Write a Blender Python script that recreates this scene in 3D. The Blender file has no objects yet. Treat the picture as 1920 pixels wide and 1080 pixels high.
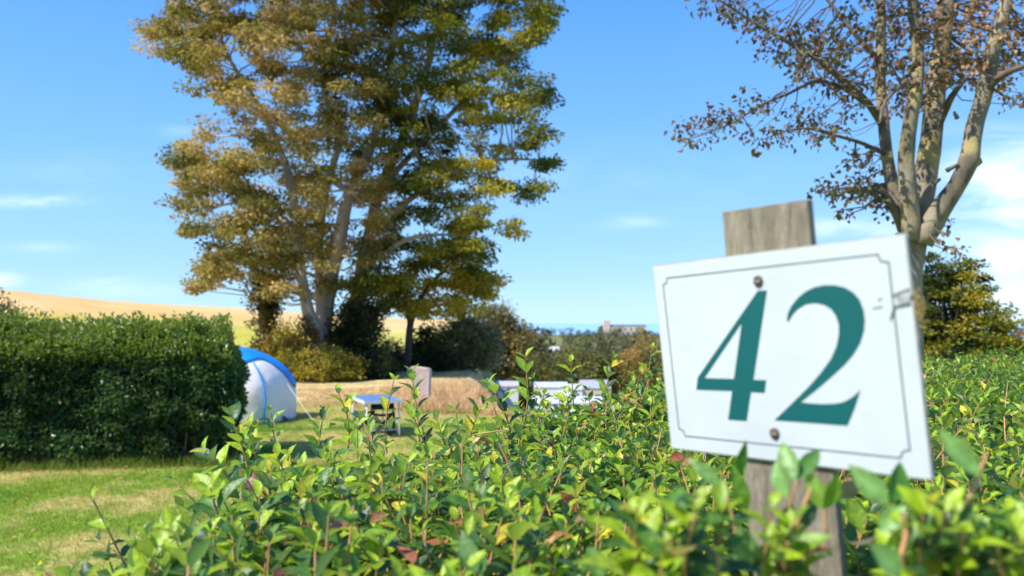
import bpy, math, random
import numpy as np
from mathutils import Vector
random.seed(7); rng = np.random.default_rng(7)
D = bpy.data; SC = bpy.context.scene; COL = SC.collection
rad = math.radians
# ------------------------------------------------------------------ camera, sky, sun, exposure
FPX = 1500.0; HZ = 606.0; CAMZ = 1.8
PITCH = math.atan((HZ - 540) / FPX)
cam = D.cameras.new('camera'); camo = D.objects.new('camera', cam); COL.objects.link(camo)
camo.location = (0, 0, CAMZ); camo.rotation_euler = (rad(90) + PITCH, 0, 0)
cam.sensor_width = 36; cam.lens = 36 * FPX / 1920
cam.clip_start = 0.02; cam.clip_end = 120000
cam.dof.use_dof = True; cam.dof.focus_distance = 1.45; cam.dof.aperture_fstop = 6.4; cam.dof.aperture_blades = 0
SC.camera = camo
SUN_AZ = rad(-120); SUN_EL = rad(50)          # azimuth measured from +Y (view direction), negative = left
world = D.worlds.new('World'); SC.world = world; world.use_nodes = True
nt = world.node_tree; nt.nodes.clear()
def N(nt, t, **k):
    n = nt.nodes.new(t)
    for a, b in k.items(): setattr(n, a, b)
    return n
sky = N(nt, 'ShaderNodeTexSky', sky_type='NISHITA'); sky.sun_disc = False
sky.sun_elevation = SUN_EL; sky.sun_rotation = SUN_AZ; sky.air_density = 1.0; sky.dust_density = 0.3; sky.ozone_density = 2.2
hs = N(nt, 'ShaderNodeHueSaturation'); hs.inputs['Saturation'].default_value = 1.12; hs.inputs['Value'].default_value = 1.0
nt.links.new(sky.outputs[0], hs.inputs['Color'])
tc = N(nt, 'ShaderNodeTexCoord'); GRAD = True
sep = N(nt, 'ShaderNodeSeparateXYZ'); nt.links.new(tc.outputs['Generated'], sep.inputs[0])
def mth(op, a, b=None, c=None, clamp=False):
    n = N(nt, 'ShaderNodeMath', operation=op); n.use_clamp = clamp
    for i, v in enumerate((a, b, c)):
        if v is None: continue
        if isinstance(v, (int, float)): n.inputs[i].default_value = v
        else: nt.links.new(v, n.inputs[i])
    return n.outputs[0]
yc = mth('MAXIMUM', sep.outputs[1], 0.05)
AX = mth('DIVIDE', sep.outputs[0], yc); AZ = mth('DIVIDE', sep.outputs[2], yc)   # direction tangents
comb = N(nt, 'ShaderNodeCombineXYZ'); nt.links.new(mth('MULTIPLY', AX, 2.6), comb.inputs[0]); nt.links.new(mth('MULTIPLY', AZ, 11.0), comb.inputs[1])
nz = N(nt, 'ShaderNodeTexNoise'); nz.inputs['Scale'].default_value = 2.2; nz.inputs['Detail'].default_value = 7; nz.inputs['Roughness'].default_value = .55; nz.inputs['Distortion'].default_value = .6
nt.links.new(comb.outputs[0], nz.inputs['Vector'])
def bump2(px, py, sx, sy, amp):      # soft patch of sky round a direction
    cx = (px - 960) / FPX; cz = (HZ - py) / FPX
    dx = mth('MULTIPLY', mth('SUBTRACT', AX, cx), FPX / sx); dz = mth('MULTIPLY', mth('SUBTRACT', AZ, cz), FPX / sy)
    r2 = mth('ADD', mth('MULTIPLY', dx, dx), mth('MULTIPLY', dz, dz))
    return mth('MULTIPLY', mth('EXPONENT', mth('MULTIPLY', r2, -1.0)), amp)
tot = None
for b in ((1905, 330, 130, 75, .62), (1960, 440, 170, 50, .5), (1885, 492, 45, 26, .8), (1910, 560, 60, 34, .8), (1600, 425, 110, 22, .42), (1180, 418, 50, 12, .28),
          (60, 376, 95, 11, .42), (225, 542, 75, 15, .5), (80, 465, 60, 12, .16), (-10, 525, 40, 13, .5), (330, 245, 36, 12, .14), (120, 320, 160, 40, .05), (1000, 330, 400, 60, .06)):
    v = bump2(*b); tot = v if tot is None else mth('ADD', tot, v)
rmp = N(nt, 'ShaderNodeMapRange'); rmp.inputs[1].default_value = .40; rmp.inputs[2].default_value = .60
nt.links.new(nz.outputs[0], rmp.inputs[0])
cl = mth('MULTIPLY', tot, mth('ADD', mth('MULTIPLY', rmp.outputs[0], 0.75), 0.22), clamp=True)
grd = N(nt, 'ShaderNodeValToRGB'); nt.links.new(sep.outputs[2], grd.inputs[0]); ce = grd.color_ramp.elements
for k, (p, cc) in enumerate(((0.0, (2.0, 3.4, 4.5)), (.06, (1.45, 2.80, 4.55)), (.20, (.88, 2.22, 4.45)), (.38, (.44, 1.56, 4.25)), (1.0, (.35, 1.2, 4.2)))):
    e_ = ce[k] if k < 2 else ce.new(p); e_.position = p; e_.color = (*cc, 1)
mg = N(nt, 'ShaderNodeMixRGB'); mg.inputs[0].default_value = .88; nt.links.new(hs.outputs[0], mg.inputs[1]); nt.links.new(grd.outputs[0], mg.inputs[2])
mixc = N(nt, 'ShaderNodeMixRGB'); mixc.inputs['Color2'].default_value = (6.2, 6.5, 7.0, 1)
nt.links.new(cl, mixc.inputs['Fac']); nt.links.new(mg.outputs[0], mixc.inputs['Color1'])
bg = N(nt, 'ShaderNodeBackground'); bg.inputs['Strength'].default_value = 0.16
wo = N(nt, 'ShaderNodeOutputWorld'); nt.links.new(mixc.outputs[0], bg.inputs['Color']); nt.links.new(bg.outputs[0], wo.inputs[0])
sl = D.lights.new('sun', 'SUN'); sl.energy = 4.3; sl.angle = rad(.5); sl.color = (1.0, .95, .86)
so = D.objects.new('sun', sl); COL.objects.link(so)
tosun = Vector((math.sin(SUN_AZ) * math.cos(SUN_EL), math.cos(SUN_AZ) * math.cos(SUN_EL), math.sin(SUN_EL)))
so.rotation_euler = tosun.to_track_quat('Z', 'Y').to_euler(); so.location = (-20, 0, 20)
SC.view_settings.view_transform = 'Standard'; SC.view_settings.look = 'None'; SC.view_settings.gamma = 1
SC.view_settings.exposure = 0.74
SC.cycles.max_bounces = 8; SC.cycles.transparent_max_bounces = 8; SC.cycles.use_denoising = True
try: SC.cycles.use_adaptive_sampling = True; SC.cycles.adaptive_threshold = 0.02
except Exception: pass

# ------------------------------------------------------------------ helpers
CP, SP = math.cos(PITCH), math.sin(PITCH)
def ray(px, py):
    a = (px - 960) / FPX; b = (540 - py) / FPX
    return np.array([a, CP - b * SP, SP + b * CP])
def W(px, py, y):                  # point seen at (px,py), y metres ahead
    r = ray(px, py); t = y / r[1]; return np.array([0, 0, CAMZ]) + r * t
def G(px, py, z=0.0):              # where that line of sight meets height z
    r = ray(px, py); t = (z - CAMZ) / r[2]; return np.array([0, 0, CAMZ]) + r * t
def smooth(t): t = np.clip(t, 0, 1); return t * t * (3 - 2 * t)
def vnoise(P, seed=0, freq=1.0, octs=3):      # cheap sum-of-sines noise, -1..1
    r = np.random.default_rng(seed); P = np.atleast_2d(P) * freq; o = np.zeros(len(P)); a = 1.0; s = 0
    for k in range(octs):
        for j in range(4):
            d = r.normal(size=P.shape[1]); d /= np.linalg.norm(d)
            o += a * np.sin(P @ d * (1 + .6 * r.random()) * 2 ** k * 2.2 + r.random() * 7); s += a * .7
        a *= .6
    return np.clip(o / s * 1.6, -1, 1)
def props(o, label=None, cat=None, group=None, kind=None):
    for k, v in (('label', label), ('category', cat), ('group', group), ('kind', kind)):
        if v: o[k] = v
    return o
def empty(name, loc, label, cat, group=None):
    o = D.objects.new(name, None); COL.objects.link(o); o.location = loc; o.empty_display_size = .1
    bpy_parent_loc[o.name] = np.array(loc, float)
    return props(o, label, cat, group)
bpy_parent_loc = {}
def link(name, me, mat, parent=None):
    o = D.objects.new(name, me); COL.objects.link(o)
    if mat is not None: me.materials.append(mat)
    if parent is not None:
        o.parent = parent
        base = bpy_parent_loc.get(parent.name)
        if base is not None: o.location = -Vector(base)     # meshes are written in world coordinates
        bpy_parent_loc[o.name] = np.zeros(3)
        if base is None: pass
    return o
def np_mesh(name, V, F, mat, parent=None, colv=None, smooth_=True, recenter=False):
    """V (n,3); F list of arrays (m,k) sharing V"""
    if not isinstance(F, (list, tuple)): F = [F]
    V = np.asarray(V, np.float32)
    me = D.meshes.new(name); me.vertices.add(len(V)); me.vertices.foreach_set('co', V.ravel())
    loops = np.concatenate([f.ravel() for f in F]).astype(np.int32)
    tot = np.concatenate([np.full(len(f), f.shape[1]) for f in F]).astype(np.int32)
    st = np.concatenate([[0], np.cumsum(tot)[:-1]]).astype(np.int32)
    me.loops.add(len(loops)); me.loops.foreach_set('vertex_index', loops)
    me.polygons.add(len(tot)); me.polygons.foreach_set('loop_start', st); me.polygons.foreach_set('loop_total', tot)
    me.polygons.foreach_set('use_smooth', np.full(len(tot), smooth_))
    me.update(calc_edges=True)
    if colv is not None:
        c = np.ones((len(V), 4), np.float32); c[:, :3] = colv
        a = me.color_attributes.new('tint', 'FLOAT_COLOR', 'POINT'); a.data.foreach_set('color', c.ravel())
    return link(name, me, mat, parent)
class MB:
    def __init__(s): s.v = []; s.f = []
    def add(s, V, F):
        n = len(s.v); s.v += [tuple(map(float, v)) for v in V]; s.f += [tuple(i + n for i in f) for f in F]; return s
    def box(s, c, size, R=None, taper=1.0):
        hx, hy, hz = [k / 2 for k in size]; P = []
        for z in (-1, 1):
            k = taper if z > 0 else 1
            for x, y in ((-1, -1), (1, -1), (1, 1), (-1, 1)): P.append(np.array([x * hx * k, y * hy * k, z * hz]))
        if R is not None: P = [R @ p for p in P]
        return s.add([p + np.array(c) for p in P], [(3, 2, 1, 0), (4, 5, 6, 7), (0, 1, 5, 4), (1, 2, 6, 5), (2, 3, 7, 6), (3, 0, 4, 7)])
    def tube(s, pts, radii, n=8, caps=True, jit=0):
        pts = [np.array(p, float) for p in pts]
        if isinstance(radii, (int, float)): radii = [radii] * len(pts)
        base = len(s.v); prevx = None
        for i, p in enumerate(pts):
            d = pts[min(i + 1, len(pts) - 1)] - pts[max(i - 1, 0)]; d = d / (np.linalg.norm(d) + 1e-9)
            ref = np.array([0, 0, 1.0]) if abs(d[2]) < .9 else np.array([1.0, 0, 0])
            x = np.cross(ref, d) if prevx is None else prevx - d * (prevx @ d)
            x /= np.linalg.norm(x) + 1e-9; prevx = x; y = np.cross(d, x)
            for k in range(n):
                a = 2 * math.pi * k / n; r = radii[i] * (1 + jit * (random.random() - .5))
                s.v.append(tuple(p + r * (math.cos(a) * x + math.sin(a) * y)))
        for i in range(len(pts) - 1):
            for k in range(n):
                a = base + i * n + k; b = base + i * n + (k + 1) % n
                s.f.append((a, b, b + n, a + n))
        if caps:
            s.f.append(tuple(base + k for k in reversed(range(n)))); e = base + (len(pts) - 1) * n
            s.f.append(tuple(e + k for k in range(n)))
        return s
    def grid(s, P):
        m, n = len(P), len(P[0]); base = len(s.v)
        for r in P: s.v += [tuple(map(float, q)) for q in r]
        for i in range(m - 1):
            for j in range(n - 1):
                a = base + i * n + j; s.f.append((a, a + 1, a + n + 1, a + n))
        return s
    def build(s, name, mat, parent=None, sm=False, bevel=0):
        me = D.meshes.new(name); me.from_pydata(s.v, [], s.f); me.update()
        if sm:
            for p in me.polygons: p.use_smooth = True
        o = link(name, me, mat, parent)
        if bevel:
            m = o.modifiers.new('bevel', 'BEVEL'); m.width = bevel; m.segments = 2; m.limit_method = 'ANGLE'
        return o

# ------------------------------------------------------------------ materials
def mat(name, col=(.5, .5, .5), rough=.6, var=0.0, scale=5.0, col2=None, bump=0.0, bscale=None, spec=.5, trans=0.0, metal=0.0, tint=False, under=None, stretch=None, detail=6, tboost=1.0):
    m = D.materials.new(name); m.use_nodes = True; t = m.node_tree; b = t.nodes['Principled BSDF']; out = t.nodes['Material Output']
    b.inputs['Roughness'].default_value = rough; b.inputs['Specular IOR Level'].default_value = spec; b.inputs['Metallic'].default_value = metal
    b.inputs['Base Color'].default_value = (*col, 1)
    src = None
    tcn = N(t, 'ShaderNodeTexCoord'); mp = N(t, 'ShaderNodeMapping'); t.links.new(tcn.outputs['Object'], mp.inputs[0])
    if stretch: mp.inputs['Scale'].default_value = stretch
    if tint:
        a = N(t, 'ShaderNodeAttribute', attribute_name='tint'); src = a.outputs['Color']
    if col2 is not None or var:
        n = N(t, 'ShaderNodeTexNoise'); n.inputs['Scale'].default_value = scale; n.inputs['Detail'].default_value = detail; t.links.new(mp.outputs[0], n.inputs['Vector'])
        r = N(t, 'ShaderNodeMapRange'); r.inputs[1].default_value = .35; r.inputs[2].default_value = .65; t.links.new(n.outputs[0], r.inputs[0])
        mx = N(t, 'ShaderNodeMixRGB'); t.links.new(r.outputs[0], mx.inputs[0])
        if tint:
            mu = N(t, 'ShaderNodeMixRGB', blend_type='MULTIPLY'); mu.inputs[0].default_value = 1
            mx.inputs[1].default_value = (1 - var,) * 3 + (1,); mx.inputs[2].default_value = (1 + var,) * 3 + (1,)
            t.links.new(src, mu.inputs[1]); t.links.new(mx.outputs[0], mu.inputs[2]); src = mu.outputs[0]
        else:
            c2 = col2 if col2 is not None else tuple(c * (1 - var) for c in col)
            mx.inputs[1].default_value = (*col, 1); mx.inputs[2].default_value = (*c2, 1); src = mx.outputs[0]
    if under is not None and src is not None:
        g = N(t, 'ShaderNodeNewGeometry'); mx = N(t, 'ShaderNodeMixRGB'); mx.inputs[2].default_value = (*under, 1)
        k = N(t, 'ShaderNodeMath', operation='MULTIPLY'); k.inputs[1].default_value = .45
        t.links.new(g.outputs['Backfacing'], k.inputs[0]); t.links.new(k.outputs[0], mx.inputs[0]); t.links.new(src, mx.inputs[1]); src = mx.outputs[0]
    if src is not None: t.links.new(src, b.inputs['Base Color'])
    if bump:
        n2 = N(t, 'ShaderNodeTexNoise'); n2.inputs['Scale'].default_value = bscale or scale * 3; n2.inputs['Detail'].default_value = 8; t.links.new(mp.outputs[0], n2.inputs['Vector'])
        bp = N(t, 'ShaderNodeBump'); bp.inputs['Strength'].default_value = bump; bp.inputs['Distance'].default_value = .02
        t.links.new(n2.outputs[0], bp.inputs['Height']); t.links.new(bp.outputs[0], b.inputs['Normal'])
    if trans:
        tr = N(t, 'ShaderNodeBsdfTranslucent')
        if src is not None:
            hsn = N(t, 'ShaderNodeHueSaturation'); hsn.inputs['Hue'].default_value = .485; hsn.inputs['Saturation'].default_value = 1.1; hsn.inputs['Value'].default_value = 1.7 * tboost
            t.links.new(src, hsn.inputs['Color']); t.links.new(hsn.outputs[0], tr.inputs[0])
        else: tr.inputs[0].default_value = (*col, 1)
        ms = N(t, 'ShaderNodeMixShader'); ms.inputs[0].default_value = trans
        t.links.new(b.outputs[0], ms.inputs[1]); t.links.new(tr.outputs[0], ms.inputs[2]); t.links.new(ms.outputs[0], out.inputs[0])
    return m
M_leaf = mat('privet_leaf', rough=.4, tint=True, trans=.34, under=(.20, .31, .13), spec=.5, tboost=1.05, var=.24, scale=170, bump=.12, bscale=260)
M_leaf_far = mat('hedge_leaf', rough=.36, tint=True, trans=.28, spec=.35)
M_tree_leaf = mat('tree_leaf', rough=.6, tint=True, trans=.34, spec=.25)
M_sprig = mat('green_stem', (.20, .24, .05), .7)
M_twig = mat('twig_bark', (.60, .32, .13), .7, col2=(.36, .20, .09), scale=60)
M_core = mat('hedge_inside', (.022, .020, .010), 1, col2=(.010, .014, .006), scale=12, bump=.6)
M_grass = mat('grass_blade', rough=.6, tint=True, trans=.3, spec=.2)
M_ground = mat('ground', rough=1, tint=True, var=.28, scale=7, bump=.5, bscale=40, spec=.1)
M_bark_pale = mat('beech_bark', (.52, .46, .36), .9, col2=(.27, .23, .17), scale=1.6, bump=.6, bscale=6, stretch=(1, 1, .35))
M_bark_dark = mat('dark_bark', (.11, .095, .075), .95, col2=(.055, .05, .04), scale=3, bump=.6, bscale=8)
def lichen_bark():
    m = mat('lichen_bark', (.32, .265, .18), .9, col2=(.085, .07, .05), scale=5.5, bump=1.0, bscale=14, stretch=(1, 1, .4))
    t = m.node_tree; b = t.nodes['Principled BSDF']; src = b.inputs['Base Color'].links[0].from_socket
    n = N(t, 'ShaderNodeTexNoise'); n.inputs['Scale'].default_value = 3.2; n.inputs['Detail'].default_value = 5
    tcn = N(t, 'ShaderNodeTexCoord'); t.links.new(tcn.outputs['Object'], n.inputs['Vector'])
    r = N(t, 'ShaderNodeMapRange'); r.inputs[1].default_value = .53; r.inputs[2].default_value = .72; t.links.new(n.outputs[0], r.inputs[0])
    mx = N(t, 'ShaderNodeMixRGB'); mx.inputs[2].default_value = (.42, .33, .12, 1); t.links.new(r.outputs[0], mx.inputs[0]); t.links.new(src, mx.inputs[1]); t.links.new(mx.outputs[0], b.inputs['Base Color'])
    return m
M_bark_lichen = lichen_bark()

# ------------------------------------------------------------------ terrain
CREST_X = [-900, -300, 0, 30, 200, 330, 450, 600, 700, 780]
CREST_Y = [534, 538, 546, 548, 565, 573, 578, 589, 594, 599]
RR = [0, 15.5, 21, 40, 70, 150, 300, 600, 900, 1300, 2500, 60000]
RZ = [0, 0, -1.0, -5.6, -6.0, -11, -16, -13, -11, -22, -45, -60]
def hgt(x, y):
    x = np.asarray(x, float); y = np.asarray(y, float); r = np.hypot(x, y)
    c = np.where(y > 1e-3, x / np.maximum(y, 1e-3), np.sign(x) * 5); px = np.clip(960 + 1500 * c, -900, 3000)
    wl = 1 - smooth((px - 880) / 110); wl = np.where(y > 0, wl, 0)
    zc = CAMZ + (HZ - np.interp(px, CREST_X, CREST_Y)) / 1500 * 150 / np.sqrt(1 + np.clip(c, -1, 1) ** 2)
    zl = np.where(r < 150, zc * smooth((r - 42) / 108), np.where(r < 2000, zc - .03 * (r - 150), zc - 55.5 - 30))
    zr = np.interp(r, RR, RZ)
    wob = .035 * np.sin(x * .9 + 1) * np.sin(y * .7) * smooth((r - 4) / 6)
    return wl * zl + (1 - wl) * zr * smooth((y + 4) / 10) + wob
def lawn_col(P):
    n1 = vnoise(P[:, :2], 3, .55, 3); n2 = vnoise(P[:, :2], 5, 2.3, 3)
    g = np.array([.20, .28, .035]); y = np.array([.52, .43, .16]); dk = np.array([.12, .215, .025]); far = smooth((P[:, 1] - 9) / 3)
    t = np.clip(smooth((n1 * .75 + n2 * .45 + .02) / .8) + far * (.6 + .3 * n2), 0, .9)[:, None]; base = g * (1 - t) + y * t * .9
    u = smooth((-n1 - .1) / .6)[:, None]; return base * (1 - u) + dk * u
angs = np.radians(np.concatenate([np.arange(-180, -48, 6), np.arange(-48, 48, .5), np.arange(48, 181, 6)]))
rads = np.concatenate([[0.02], np.arange(.5, 4, .5), np.arange(4, 26, .3), np.geomspace(26, 170, 60), np.geomspace(175, 4000, 50), [9000]])
A_, R_ = np.meshgrid(angs, rads); X = R_ * np.sin(A_); Y = R_ * np.cos(A_); Z = hgt(X, Y)
V = np.stack([X, Y, Z], -1).reshape(-1, 3); na = len(angs); nr = len(rads)
i, j = np.meshgrid(np.arange(nr - 1), np.arange(na - 1), indexing='ij'); a = (i * na + j).ravel()
F = np.stack([a, a + 1, a + na + 1, a + na], 1)
r = np.hypot(V[:, 0], V[:, 1]); pxv = np.where(V[:, 1] > 0, 960 + 1500 * V[:, 0] / np.maximum(V[:, 1], .01), 5000)
c = lawn_col(V)
dry = np.array([.50, .38, .17]); w = smooth((r - 17.5) / 3 + .35 * vnoise(V[:, :2], 17, .9, 3))[:, None]; c = c * (1 - w) + dry * (1 + .22 * vnoise(V[:, :2], 19, 1.3, 3)[:, None]) * w
n = vnoise(V[:, :2], 8, .03, 3)[:, None]
n3 = vnoise(V[:, :2], 18, .25, 3)[:, None]; fld_lo = np.array([.46, .41, .09]) + n * .06 + n3 * .03; fld_hi = np.array([.62, .41, .17]) + n * .05 + n3 * .03
left = (pxv < 900)
w = (smooth((r - 40) / 12) * left)[:, None]; tt = smooth((r - 72) / 35)[:, None]; c = c * (1 - w) + (fld_lo * (1 - tt) + fld_hi * tt) * w
w = (smooth((r - 32) / 12) * (~left))[:, None]; mead = np.array([.16, .17, .05]) + n * .04; c = c * (1 - w) + mead * w
np_mesh('ground', V, F, M_ground, colv=c); props(D.objects['ground'], kind='structure')
# sea
M_sea = mat('sea_water', (.28, .50, .68), .4, col2=(.29, .52, .70), scale=.002, spec=.3)
mb = MB(); P = []
for rr_ in (1500, 3000, 8000, 25000, 60000): P.append([(rr_ * math.sin(a), rr_ * math.cos(a), -30) for a in np.radians(np.arange(-180, 181, 5))])
mb.grid(P); props(mb.build('sea', M_sea), kind='structure')

# ------------------------------------------------------------------ leaf batches
def unit(v): return v / (np.linalg.norm(v, axis=-1, keepdims=True) + 1e-9)
def leaf_mesh(name, P, Dv, Nv, L, Wd, C, material, parent, hi=False, curl=.25, fold=.25):
    n = len(P); Dv = unit(Dv); S = unit(np.cross(Dv, Nv)); Nv = np.cross(S, Dv)
    L = np.broadcast_to(np.asarray(L, float), (n,))[:, None]; Wd = np.broadcast_to(np.asarray(Wd, float), (n,))[:, None]
    if hi:
        ts = [(0, 0, 0), (.16, .58, -.0), (.38, 1, 0), (.60, .90, 0), (.82, .46, 0), (1, 0, 0)]
        verts = []; cl = []
        cu = (curl * (rng.random((n, 1)) * 1.5 - .25))
        for k, (t, w_, _) in enumerate(ts):
            cen = P + Dv * L * t * (1 - .12 * t) - Nv * L * cu * t * t
            if w_ == 0: verts.append(cen); cl.append(C * 1.1)
            else:
                up = Nv * Wd * .5 * w_ * fold * 1.4
                verts += [cen - S * Wd * .5 * w_ + up, cen, cen + S * Wd * .5 * w_ + up]; cl += [C, C * 1.22 + .012, C]
        Vv = np.stack(verts, 1); nv = Vv.shape[1]; Cc = np.stack(cl, 1)
        T = [(0, 2, 1), (0, 3, 2)]; Q = []
        for k in range(3):
            b = 1 + 3 * k; Q += [(b, b + 1, b + 4, b + 3), (b + 1, b + 2, b + 5, b + 4)]
        T += [(10, 11, 13), (11, 12, 13)]
    else:
        up = Nv * Wd * .5 * fold
        cen = P + Dv * L * .45 
        Vv = np.stack([P, cen - S * Wd * .5 + up, P + Dv * L - Nv * L * curl * .5, cen + S * Wd * .5 + up], 1); nv = 4
        Cc = np.stack([C, C, C, C], 1); T = [(0, 2, 1), (0, 3, 2)]; Q = []
    off = (np.arange(n) * nv)[:, None, None]
    Fs = []
    if T: Fs.append((np.array(T)[None] + off).reshape(-1, 3))
    if Q: Fs.append((np.array(Q)[None] + off).reshape(-1, 4))
    return np_mesh(name, Vv.reshape(-1, 3), Fs, material, parent, colv=np.clip(Cc, 0.002, 1).reshape(-1, 3), smooth_=hi)
def rsph(n): return unit(rng.normal(size=(n, 3)))
def in_poly(px, py, poly):
    c = False; n = len(poly); j = n - 1
    for i in range(n):
        xi, yi = poly[i]; xj, yj = poly[j]
        if (yi > py) != (yj > py) and px < (xj - xi) * (py - yi) / (yj - yi) + xi: c = not c
        j = i
    return c
def clumps_leaves(cen, radv, per, L, colfn, flat=.5, droop=.2):
    """leaves filling flattened sprays round the clump centres"""
    m = len(cen); idx = np.repeat(np.arange(m), per); n = len(idx)
    o = rsph(n) * (rng.random((n, 1)) ** .45); o[:, 2] *= flat
    P = cen[idx] + o * radv[idx][:, None]
    out = o.copy(); out[:, 2] -= droop; Dv = unit(out + rng.normal(size=(n, 3)) * .55)
    Nv = unit(np.array([0, 0, 1.0]) + rng.normal(size=(n, 3)) * .55)
    C = colfn(P, idx, o); Ls = L * (.7 + .6 * rng.random(n))
    return P, Dv, Nv, Ls, C
def branches_to(mb, skel, cen, radv, r0=.05, n=5, sub=2, every=1, zp=1.0):
    S = np.array([s[0] for s in skel]); SR = np.array([s[1] for s in skel])
    for k in range(0, len(cen), every):
        q = cen[k]; d = np.linalg.norm(S - q, axis=1) + np.maximum(0, S[:, 2] - q[2] + .1) * zp
        s = int(np.argmin(d)); a = S[s]; rr = min(r0, SR[s] * .6) * (.6 + .8 * random.random())
        mid = a * .5 + q * .5 + np.array([random.uniform(-.1, .1), random.uniform(-.1, .1), -.05]) * np.linalg.norm(q - a)
        m1 = a * .75 + mid * .25 + np.array([0, 0, .04]) * np.linalg.norm(q - a)
        mb.tube([a, m1, mid, mid * .4 + q * .6, q], [rr, rr * .8, rr * .6, rr * .42, rr * .2], n, caps=False)
        for _ in range(sub):
            e = q + np.array([random.uniform(-1, 1), random.uniform(-1, 1), random.uniform(-.3, .6)]) * radv[k] * .9
            mb.tube([mid * .3 + q * .7, (q + e) / 2, e], [rr * .35, rr * .22, rr * .1], 4, caps=False)
def skel_pts(paths, every=.35):
    o = []
    for pts, rd in paths:
        pts = [np.array(p, float) for p in pts]
        for i in range(len(pts) - 1):
            L = np.linalg.norm(pts[i + 1] - pts[i]); k = max(1, int(L / every))
            for t in range(k): f = t / k; o.append((pts[i] * (1 - f) + pts[i + 1] * f, rd[i] * (1 - f) + rd[i + 1] * f))
        o.append((pts[-1], rd[-1]))
    return o
def smooth_path(pts, rd, k=4):
    pts = [np.array(p, float) for p in pts]; o = []; ro = []
    for i in range(len(pts) - 1):
        p0 = pts[max(i - 1, 0)]; p1 = pts[i]; p2 = pts[i + 1]; p3 = pts[min(i + 2, len(pts) - 1)]
        for t in range(k):
            f = t / k; o.append(.5 * ((2 * p1) + (-p0 + p2) * f + (2 * p0 - 5 * p1 + 4 * p2 - p3) * f * f + (-p0 + 3 * p1 - 3 * p2 + p3) * f ** 3)); ro.append(rd[i] * (1 - f) + rd[i + 1] * f)
    o.append(pts[-1]); ro.append(rd[-1]); return o, ro
def mixc_(a, b, t): return np.array(a)[None] * (1 - t[:, None]) + np.array(b)[None] * t[:, None]

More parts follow.
